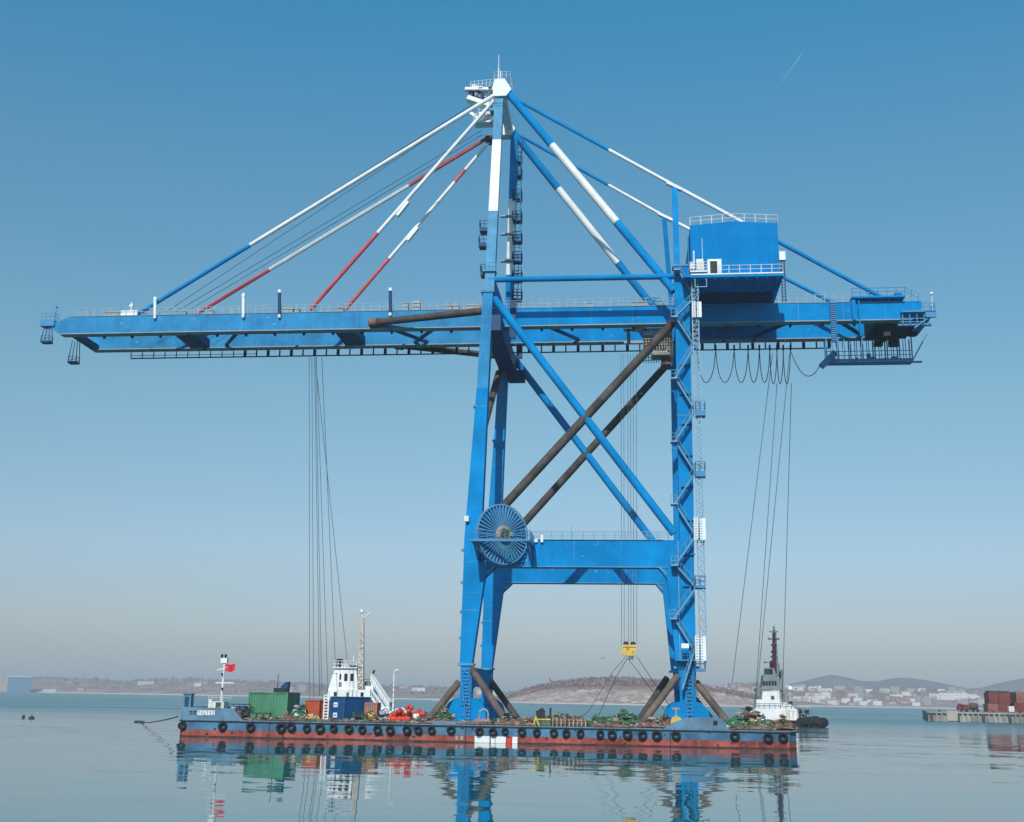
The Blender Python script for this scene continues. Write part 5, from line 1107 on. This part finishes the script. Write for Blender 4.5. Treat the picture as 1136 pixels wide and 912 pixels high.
qbox('stacked_container', 'pinkish container stacked on the red one at the right edge', 1128, 1152, 768, 780, 10, 'quay_pink', 8)
qbox('white_cabin', 'small white cabin between the container stacks on the quay', 1119.5, 1125, 783.5, 789.5, 6, 'wall_white', 3, 'cabin')
# lorry
D = q0.y+10; a = P(1063.5, 789.5, D); t = thing('tank_lorry', 'dark red lorry with a black load parked near the quay edge', 'lorry', a)
x1 = P(1068, 789, D).x; mb = MB(); mb.prism([(a.x, a.z+.5), (a.x, a.z+1.6), (a.x+.6, a.z+2.9), (x1, a.z+2.9), (x1, a.z+.5)], D, D+2.4); cabn = mb.build('cab', M['maroon'], t); MB().box(a.x+.7, x1-.2, D-.03, D+.02, a.z+1.7, a.z+2.5).build('window', M['glass'], cabn)
x2 = P(1087, 789, D).x; MB().box(x1+.1, x2, D, D+2.4, a.z+.6, a.z+1.0).build('chassis', M['dark'], t)
mb = MB(); mb.lathe((x1+2.8, D+1.2, a.z+2.05), [(.6, 0), (1.15, .3), (1.15, x2-x1-3.3), (.6, x2-x1-3.0)], 14, 'X'); mb.build('load', M['plum'], t); MB().box(x1+.3, x1+2.6, D, D+2.4, a.z+1.0, a.z+2.6).build('load', M['maroon'], t)
for k in (.6, 2.6, 4.8, 6.4): MB().lathe((a.x+.5+k, D-.05, a.z+.5), [(.3, 0), (.5, .05), (.5, .35), (.3, .4)], 12, 'Y').build('wheel', M['black'], t)

# ================================================================== far shore
from mathutils import noise as NZ
def lerp(tab, x):
    if x <= tab[0][0]: return tab[0][1]
    for (a, va), (b, vb) in zip(tab, tab[1:]):
        if x <= b: return va+(vb-va)*(x-a)/(b-a)
    return tab[-1][1]
def terrain(name, mt, x0, x1, step, shore, sil, run, tail=.5, rough=.12, seed=0, rows=26, cut=None):
    """a ridge of real depth: rises from the shore line to a crest run metres inland, and falls away behind"""
    def height(x, t):
        v, hy = bearing(x); S0 = lerp(shore, x); top = max(1.0, PD(x, lerp(sil, x), S0+run).z)
        p = CAM+v*(S0+run*t)
        n = NZ.fractal(Vector((p.x/140+seed, p.y/140, seed)), 1.0, 2.0, 5); n2 = NZ.noise(Vector((p.x/26, p.y/26, seed+3)))
        if t <= 1: k = (1-(1-t)**1.7)*(.92)+.08*t
        else: k = max(0, 1-(t-1)/tail*.8)
        z = top*k*(1+rough*n*(.3 if t > .9 else 1))*1.0+min(1, t*6)*n2*rough*4*(.3+.7*k)
        if cut: z = cut(x, t, z, top, n)
        return Vector((p.x, p.y, max(-.6, z if t > 0 else -.6)))
    xs = [x0+step*k for k in range(int((x1-x0)/step)+1)]; ts = [0, .008, .03]+[.03+(1.0+tail-.03)*(k+1)/rows for k in range(rows)]
    mb = MB(); vs = [height(x, t) for x in xs for t in ts]; L = len(ts)
    mb.add(vs, [(i*L+j, i*L+j+1, (i+1)*L+j+1, (i+1)*L+j) for i in range(len(xs)-1) for j in range(L-1)], True)
    o = mb.build(name, mt); tag(o, kind='structure'); return height
def landmat(name, scrub, bare, sand, sandz, bz, scale=.012):
    mt, t, b = nt(name); tc = t.nodes.new('ShaderNodeNewGeometry'); sp = t.nodes.new('ShaderNodeSeparateXYZ'); t.links.new(tc.outputs['Position'], sp.inputs[0])
    n = noise(t, scale, 6, .65); n2 = noise(t, scale*9, 5, .7)
    c = mix(t, ramp(t, n.outputs['Fac'], [(.42, 0), (.6, 1)]).outputs[0], scrub, bare)
    c = mix(t, ramp(t, n2.outputs['Fac'], [(.45, 0), (.7, .55)]).outputs[0], c, tuple(x*.5 for x in scrub))
    mr = t.nodes.new('ShaderNodeMapRange'); mr.inputs[1].default_value = sandz*.6; mr.inputs[2].default_value = sandz; mr.inputs[3].default_value = 1; mr.inputs[4].default_value = 0; t.links.new(sp.outputs['Z'], mr.inputs[0])
    c = mix(t, mr.outputs[0], c, sand); t.links.new(c, b.inputs['Base Color']); b.inputs['Roughness'].default_value = 1; b.inputs['Specular IOR Level'].default_value = .1
    return mt
M['land'] = landmat('scrub land', (.25, .165, .14), (.42, .295, .24), (.68, .55, .46), 3.2, 0)
M['mount'] = landmat('mountain', (.15, .14, .145), (.22, .19, .185), (.2, .17, .14), 1, 0, .004)
SH1 = [(-600, 3600), (0, 3500), (200, 3100), (450, 2600), (600, 2400), (850, 2600), (1000, 2800), (1136, 2900), (1740, 2900)]
SI1 = [(-600, 750), (0, 752), (60, 752), (100, 753.5), (130, 757), (160, 754.5), (200, 752.5), (250, 755), (300, 757), (370, 761), (470, 762), (520, 765), (560, 769), (780, 764), (820, 759), (850, 759), (880, 762), (950, 764), (1000, 766), (1136, 768), (1740, 766)]
H1 = terrain('hills', M['land'], -600, 1740, 6, SH1, SI1, 700, rough=.16, seed=1)
SH3 = [(-600, 3900), (1740, 3900)]
SI3 = [(560, 782), (780, 770), (840, 764), (870, 760), (895, 755), (910, 751), (925, 748.5), (940, 751), (955, 755), (975, 756), (990, 753), (1005, 752), (1025, 754), (1045, 757.5), (1062, 761), (1075, 764), (1090, 763), (1105, 759), (1120, 755.5), (1136, 753), (1180, 748), (1300, 756), (1740, 760)]
terrain('mountains', M['mount'], 560, 1740, 5, SH3, SI3, 350, rough=.05, seed=5, rows=14)
SI1b = [(-600, 755), (0, 756), (200, 757), (560, 768)]
# the near hill with its quarried face
mt, t, b = nt('quarried hill'); g = t.nodes.new('ShaderNodeNewGeometry'); sp = t.nodes.new('ShaderNodeSeparateXYZ'); t.links.new(g.outputs['Position'], sp.inputs[0])
n = noise(t, .02, 6, .7); n2 = noise(t, .09, 6, .75); ma = t.nodes.new('ShaderNodeMath'); ma.operation = 'MULTIPLY_ADD'; t.links.new(n.outputs['Fac'], ma.inputs[0]); ma.inputs[1].default_value = 12; t.links.new(sp.outputs['Z'], ma.inputs[2])
mr = t.nodes.new('ShaderNodeMapRange'); mr.inputs[1].default_value = 24; mr.inputs[2].default_value = 27; t.links.new(ma.outputs[0], mr.inputs[0])
cliff = mix(t, ramp(t, n2.outputs['Fac'], [(.43, 0), (.55, 1)]).outputs[0], (.24, .155, .115), (.66, .48, .38)); cliff = mix(t, ramp(t, n.outputs['Fac'], [(.5, 0), (.62, .6)]).outputs[0], cliff, (.27, .17, .125))
scr = mix(t, ramp(t, n2.outputs['Fac'], [(.4, 0), (.62, 1)]).outputs[0], (.22, .125, .105), (.32, .20, .165))
c = mix(t, mr.outputs[0], cliff, scr); mr2 = t.nodes.new('ShaderNodeMapRange'); mr2.inputs[1].default_value = 1.2; mr2.inputs[2].default_value = 2.2; mr2.inputs[3].default_value = 1; mr2.inputs[4].default_value = 0; t.links.new(sp.outputs['Z'], mr2.inputs[0])
c = mix(t, mr2.outputs[0], c, (.58, .51, .44)); t.links.new(c, b.inputs['Base Color']); b.inputs['Roughness'].default_value = 1; M['quarry'] = mt
SH2 = [(480, 1900), (540, 1650), (600, 1520), (700, 1480), (780, 1520), (850, 1700), (900, 1900)]
SI2 = [(480, 783), (530, 780), (560, 775), (585, 767), (600, 762.5), (620, 758.5), (650, 755.5), (680, 754), (700, 754.5), (730, 757), (750, 759), (770, 762), (800, 766), (840, 774), (870, 781), (900, 785)]
def step(x, t, z, top, n):
    if t <= .5: z = min(z, top*(.50+.06*n)) if t > .1 else z
    return z
H2 = terrain('quarry_hill', M['quarry'], 480, 900, 3, SH2, SI2, 340, rough=.14, seed=9, rows=34, cut=step)
# scrub and bare trees on the hill: ragged tufts
def tufts(name, label, H, x0, x1, t0, t1, n, s0, s1, mts, seed):
    r = random.Random(seed); mb = MB()
    for k in range(n):
        p = H(r.uniform(x0, x1), t0+(t1-t0)*r.random()**.7); s_ = r.uniform(s0, s1); mb.cur = r.randrange(len(mts))
        if p.z < 5: continue
        for q in range(5):
            o_ = Vector((r.gauss(0, s_*.5), r.gauss(0, s_*.5), r.uniform(.1, 1)*s_)); vs = [p+o_+Vector((r.gauss(0, s_*.33), r.gauss(0, s_*.33), r.gauss(0, s_*.33))) for _ in range(4)]
            mb.add(vs, [(0, 1, 2), (0, 2, 3), (0, 3, 1), (1, 2, 3)])
    o = mb.build(name, mts); return tag(o, label, 'scrub', kind='stuff')
M['scrub_a'] = paint('bare scrub', (.27, .165, .145), .95, fine=.3, wscale=.02); M['scrub_b'] = paint('dry scrub', (.34, .225, .195), .95, fine=.3, wscale=.02); M['scrub_g'] = paint('dull evergreen scrub', (.22, .15, .12), .95, fine=.3, wscale=.02)
tufts('scrub', 'bare brown scrub and trees covering the top of the quarried hill', H2, 545, 860, .5, 1.1, 5200, 1.8, 4.4, [M['scrub_a'], M['scrub_b'], M['scrub_a'], M['scrub_g']], 4)
tufts('scrub', 'scattered dull scrub on the low hazy hills along the far shore', H1, -100, 1250, .1, 1.0, 2600, 2.5, 6.0, [M['scrub_a'], M['scrub_b'], M['scrub_g']], 6)
# mast on the hill
p = H2(610, .8); top = PD(610, 752, lerp(SH2, 610)+340*.8); t = thing('hill_chimney', 'thin grey chimney standing left on the quarried hill', 'chimney', p)
MB().tube(p-Vector((0, 0, 1)), (p.x, p.y, top.z-5), .9, .7, n=8).build('shaft', M['wall_grey'], t); MB().tube((p.x, p.y, top.z-5), (p.x, p.y, top.z), .8, .7, n=8).build('banded_top', M['plum'], t)
# town
def house(w, d, h, wm, rm, gable):
    t = thing('town_building', 'x', 'building', (0, 0, 0), 'buildings of the hazy town on the far shore'); mb = MB(); mb.box(-w/2, w/2, -d/2, d/2, -3, h); mb.mat(1)
    for f in range(max(1, int(h/3.2))):
        for k in range(max(2, int(w/3))): x = -w/2+(k+.5)*w/max(2, int(w/3)); mb.box(x-.6, x+.6, -d/2-.06, -d/2+.02, 1+f*3.1, 2.4+f*3.1)
    mb.build('wall', [wm, M['wall_grey']], t); mb = MB()
    if gable: mb.prism([(-w/2-.4, h), (w/2+.4, h), (w/2*.6, h+2.2), (-w/2*.6, h+2.2)], -d/2-.4, d/2+.4)
    else: mb.box(-w/2-.2, w/2+.2, -d/2-.2, d/2+.2, h, h+.5)
    mb.build('roof', rm, t); return t
rr = random.Random(21)
kinds = [('white', house(14, 9, 6, M['wall_white'], M['wall_grey'], False)), ('white long', house(30, 10, 6.5, M['wall_white'], M['wall_white'], False)), ('red roofed', house(13, 9, 4.5, M['wall_pink'], M['roof_red'], True)), ('tall grey', house(14, 11, 11, M['wall_grey'], M['wall_white'], False)), ('pinkish', house(20, 10, 5, M['wall_pink'], M['wall_pink'], False))]
used = set(); cnt = 0
def put(px, t_, k, label=None, sc=1):
    global cnt
    nm, src = kinds[k]; p = H1(px, t_); v, _ = bearing(px); rz = math.atan2(-v.x, v.y)+rr.uniform(-.5, .5)
    o = src if k not in used else copy_tree(src); used.add(k)
    o.location = p; o.rotation_euler.z = rz; o.scale = (sc*1.35,)*3
    row = 'at the water' if t_ < .18 else 'on the middle slope' if t_ < .45 else 'high on the slope'
    sec = next(s for lim, s in ((130, 'by the blue warehouse'), (260, 'beyond the bow'), (340, 'beyond the green containers'), (470, 'beyond the workboat'), (825, 'beyond the land side foot'), (868, 'behind the tug mast'), (910, 'beside the tug bow'), (945, 'under the first mountain'), (985, 'under the pale mountain scar'), (1030, 'before the quay end'), (1062, 'above the quay end'), (1095, 'above the lorry'), (1125, 'behind the container stack'), (9999, 'at the edge past the stack')) if px < lim)
    o['label'] = label or 'tiny %s building %s %s' % (nm, row, sec); cnt += 1
for px, t_, k, lab, sc in ((905, .12, 1, 'long white block low on the shore right of the tug', 1.3), (1045, .3, 1, 'large white block above the quay end in the town', 1.5), (1058, .3, 1, 'long white terrace left of the quay lorry in the town', 1.6), (1071, .32, 1, 'white terrace straight above the quay lorry', 1.4), (903, .62, 0, 'bright white house high on the slope right of the tug', 1.1), (540, .4, 1, 'white low shed beyond the water between the left crane struts', 1.2), (55, .03, 1, 'white shed at the water right of the blue warehouse', .8)):
    put(px, t_, k, lab, sc)
for i in range(150):
    u = rr.random()
    if u < .74: px, t_ = rr.uniform(868, 1150), rr.choice([.08, .14, .22, .3, .4, .55, .7])+rr.uniform(-.03, .05)
    elif u < .86: px, t_ = rr.uniform(782, 868), rr.uniform(.1, .6)
    else: px, t_ = rr.uniform(60, 480), rr.uniform(.05, .8)
    put(px, t_, rr.choices(range(5), [4, 2, 4, 1, 3])[0], None, rr.uniform(.7, 1.15))
# warehouse on the left
D = 3400; a, b = PD(7, 768, D), PD(35, 750.5, D); t = thing('warehouse', 'big blue warehouse with a white roof edge on the left shore', 'warehouse', (a.x, a.y, 0)); rz = YAW*-1
v, _ = bearing(20); sd = Vector((v.y, -v.x, 0)); W = (b-a).dot(sd); mb = MB()
def wq(s, d, z): p = a+sd*s+v*d; return Vector((p.x, p.y, z))
def wbox(mb, s0, s1, d0, d1, z0, z1): mb.add([wq(s, d, z) for z in (z0, z1) for d in (d0, d1) for s in (s0, s1)], [(0, 2, 3, 1), (4, 5, 7, 6), (0, 1, 5, 4), (2, 6, 7, 3), (0, 4, 6, 2), (1, 3, 7, 5)])
wbox(mb, 0, W, 0, 60, -.5, b.z-2); mb.build('wall', M['shed_blue'], t); mb = MB(); wbox(mb, -1, W+1, -1, 61, b.z-2, b.z); wbox(mb, W*.35, W*.5, -.5, 20, b.z, b.z+1.6); mb.build('roof', M['wall_white'], t); mb = MB(); wbox(mb, -1.5, -.02, -.5, 55, -.5, b.z-3); mb.build('end_wall', M['wall_white'], t)
t = thing('warehouse', 'beige warehouse cut by the left picture edge', 'warehouse', wq(-20, 20, 0)); mb = MB(); wbox(mb, -60, -2.5, 5, 60, -.5, b.z-2); mb.build('wall', M['shed_beige'], t); mb = MB(); wbox(mb, -61, -2.2, 4, 61, b.z-2, b.z-1); mb.build('roof', M['wall_white'], t)

# ================================================================== floats, mooring rope, birds, contrail
for px, py, w, lab in ((26, 795.3, .2, 'small dark float low in the water at the far left'), (35, 796.2, .36, 'larger dark float low in the water right of the small one')):
    q = PZ(px, py+.6, 0); t = thing('harbour_float', lab, 'float', q); MB().lathe((q.x, q.y, -.2), [(w*.8, 0), (w*1.6, .15), (w*1.5, .4), (w*.5, .62)], 12).build('float_body', M['dark'], t); MB().tube((q.x, q.y, .3), (q.x, q.y, .8), .06, n=5).build('pin', M['dark'], t)
A = P(197.5, 795, YB+2); q = PZ(154, 801.2, 0); B = Vector((q.x, q.y, -.15)); rope('mooring_rope', 'thick dark tow rope running from the bow into the water', 'rope', sag(A, B, .2), .085, 'cable')
q = PZ(154, 801.2, 0); t = thing('rope_float', 'dark float where the tow rope enters the water', 'float', q); mb = MB(); mb.lathe((q.x-.9, q.y, .05), [(.1, 0), (.25, .3), (.25, 1.5), (.1, 1.8)], 10, 'X'); mb.build('float_body', M['dark'], t); MB().torus((q.x+.95, q.y, .1), .14, .05, 'Y', 10, 5).build('eye', M['dark'], t)
def bird(px, py, Y, s_, mt, label):
    c = P(px, py, Y); mb = MB(); n = [Vector(k)*s_ for k in ((-.5, 0, 0), (0, .1, .08), (0, -.1, .08), (.45, 0, .02), (0, .9, .35), (-.2, .95, .33), (0, -.9, .35), (-.2, -.95, .33), (0, 0, -.1), (.1, 1.5, .2), (.1, -1.5, .2))]
    rz = Matrix.Rotation(.9, 3, 'Z'); n = [c+rz @ k for k in n]
    mb.add(n, [(0, 1, 2), (1, 3, 2), (0, 8, 1), (1, 8, 3), (0, 2, 8), (2, 3, 8), (1, 4, 5), (0, 1, 5), (2, 7, 6), (0, 7, 2), (4, 9, 5), (6, 7, 10)]); o = mb.build('gull', M[mt], None, loc=c); tag(o, label, 'bird')
bird(669, 730.5, 60, .55, 'dark', 'dark gull flying left of the yellow head block'); bird(392, 718.5, 30, .42, 'bird_white', 'white gull flying left of the rusty workboat mast'); bird(643, 738, 120, .45, 'steel_grey', 'faint grey gull lower left of the dark one')
d1, d2 = ray(866, 92).normalized(), ray(889, 61).normalized(); mb = MB(); A, B = CAM+d1*9000, CAM+d2*9000; mb.tube(A, B, .5, 1.5, n=8); o = mb.build('contrail', M['cloud']); tag(o, 'thin white contrail streak high in the sky on the right', 'contrail')

# ================================================================== water
mt, t, b = nt('harbour water'); b.inputs['Base Color'].default_value = (.006, .115, .125, 1); b.inputs['Roughness'].default_value = .02; b.inputs['IOR'].default_value = 1.33
g = t.nodes.new('ShaderNodeNewGeometry')
def wn(scale, detail, st, col=True):
    mp = t.nodes.new('ShaderNodeMapping'); mp.inputs['Scale'].default_value = st; t.links.new(g.outputs['Position'], mp.inputs[0])
    n = t.nodes.new('ShaderNodeTexNoise'); n.inputs['Scale'].default_value = scale; n.inputs['Detail'].default_value = detail; n.inputs['Roughness'].default_value = .5; t.links.new(mp.outputs[0], n.inputs['Vector']); return n.outputs['Color' if col else 'Fac']
def vm(op, a, b_):
    q = t.nodes.new('ShaderNodeVectorMath'); q.operation = op
    for s_, v in ((q.inputs[0], a), (q.inputs[1], b_)):
        if hasattr(v, 'is_output'): t.links.new(v, s_)
        else: s_.default_value = v
    return q.outputs[0]
def sc(a, k):
    q = t.nodes.new('ShaderNodeVectorMath'); q.operation = 'SCALE'; t.links.new(a, q.inputs[0])
    if hasattr(k, 'is_output'): t.links.new(k, q.inputs['Scale'])
    else: q.inputs['Scale'].default_value = k
    return q.outputs[0]
# slopes of three wave trains: slow swell, patchy cat's paws, and the ruffled open water away from the barge
patch = ramp(t, wn(.014, 4, (.28, 2.0, 1), False), [(.42, .35), (.60, 1)]).outputs[0]
sx = t.nodes.new('ShaderNodeSeparateXYZ'); t.links.new(g.outputs['Position'], sx.inputs[0])
rf = t.nodes.new('ShaderNodeMapRange'); rf.interpolation_type = 'SMOOTHSTEP'; rf.inputs[1].default_value = -10; rf.inputs[2].default_value = 230; rf.inputs[3].default_value = .012; rf.inputs[4].default_value = WAVE[2]; t.links.new(sx.outputs['Y'], rf.inputs[0])
half = (.5, .5, .5)
sl = sc(vm('SUBTRACT', wn(.20, 2, (.4, 1, 1)), half), WAVE[0])
sl = vm('ADD', sl, sc(sc(vm('SUBTRACT', wn(.9, 3, (.45, 1, 1)), half), WAVE[1]), patch))
ro = t.nodes.new('ShaderNodeMath'); ro.operation = 'MULTIPLY_ADD'; pf = t.nodes.new('ShaderNodeMath'); pf.operation = 'MULTIPLY_ADD'; t.links.new(rf.outputs[0], pf.inputs[0]); pf.inputs[1].default_value = WAVE[3]*6; pf.inputs[2].default_value = .012; t.links.new(patch, ro.inputs[0]); t.links.new(pf.outputs[0], ro.inputs[1]); t.links.new(rf.outputs[0], ro.inputs[2]); t.links.new(ro.outputs[0], b.inputs['Roughness'])
nz = vm('NORMALIZE', vm('ADD', vm('MULTIPLY', sl, (.6, 1, 0)), (0, 0, 1)), (0, 0, 0)); t.links.new(nz, b.inputs['Normal'])
mb = MB(); mb.add([(-12000, -3000, 0), (12000, -3000, 0), (12000, 12000, 0), (-12000, 12000, 0)], [(0, 1, 2, 3)]); tag(mb.build('water', mt), kind='structure')

# ================================================================== air
mt = bpy.data.materials.new('haze'); mt.use_nodes = True; t = mt.node_tree; t.nodes.remove(t.nodes['Principled BSDF'])
pv = t.nodes.new('ShaderNodeVolumePrincipled'); pv.inputs['Color'].default_value = (.80, .87, .94, 1); pv.inputs['Density'].default_value = HAZE; pv.inputs['Anisotropy'].default_value = .0
t.links.new(pv.outputs[0], t.nodes['Material Output'].inputs['Volume'])
o = MB().box(-12500, 12500, -3500, 12500, -2, 122).build('haze', mt); tag(o, 'thin grey haze lying over the harbour', 'haze', kind='stuff')

# ================================================================== light
EL, AZ = R_(36.5), R_(4.5)
sd_ = bpy.data.lights.new('sun', 'SUN'); sd_.energy = SUN; sd_.angle = R_(.53); sd_.color = (1, .965, .91)
so = bpy.data.objects.new('sun', sd_); COL.objects.link(so); dr_ = Vector((math.sin(AZ)*math.cos(EL), math.cos(AZ)*math.cos(EL), -math.sin(EL)))
so.rotation_euler = dr_.to_track_quat('-Z', 'Y').to_euler(); so.location = (0, -200, 200)
w = bpy.data.worlds.new('World'); S.world = w; w.use_nodes = True; t = w.node_tree; bg = t.nodes['Background']
sk = t.nodes.new('ShaderNodeTexSky'); sk.sky_type = 'NISHITA'; sk.sun_disc = False; sk.sun_elevation = EL; sk.sun_rotation = R_(180)+AZ
sk.air_density = AIR; sk.dust_density = DUST; sk.ozone_density = OZ; sk.altitude = 0
tc = t.nodes.new('ShaderNodeTexCoord'); sp = t.nodes.new('ShaderNodeSeparateXYZ'); t.links.new(tc.outputs['Generated'], sp.inputs[0])
K = 1.6
rp = ramp(t, sp.outputs['Z'], [(z, tuple(q/K for q in c)) for z, c in SKYTINT]); vm = t.nodes.new('ShaderNodeVectorMath'); vm.operation = 'MULTIPLY'
t.links.new(sk.outputs[0], vm.inputs[0]); t.links.new(rp.outputs[0], vm.inputs[1]); t.links.new(vm.outputs[0], bg.inputs[0]); bg.inputs[1].default_value = SKY
S.view_settings.view_transform = 'Standard'; S.view_settings.look = 'None'; S.view_settings.exposure = EXPO; S.view_settings.gamma = 1
S.cycles.volume_max_steps = 64; S.cycles.max_bounces = 8; S.cycles.volume_bounces = 0
for o in list(bpy.data.objects):
    if '_o' in o: del o['_o']
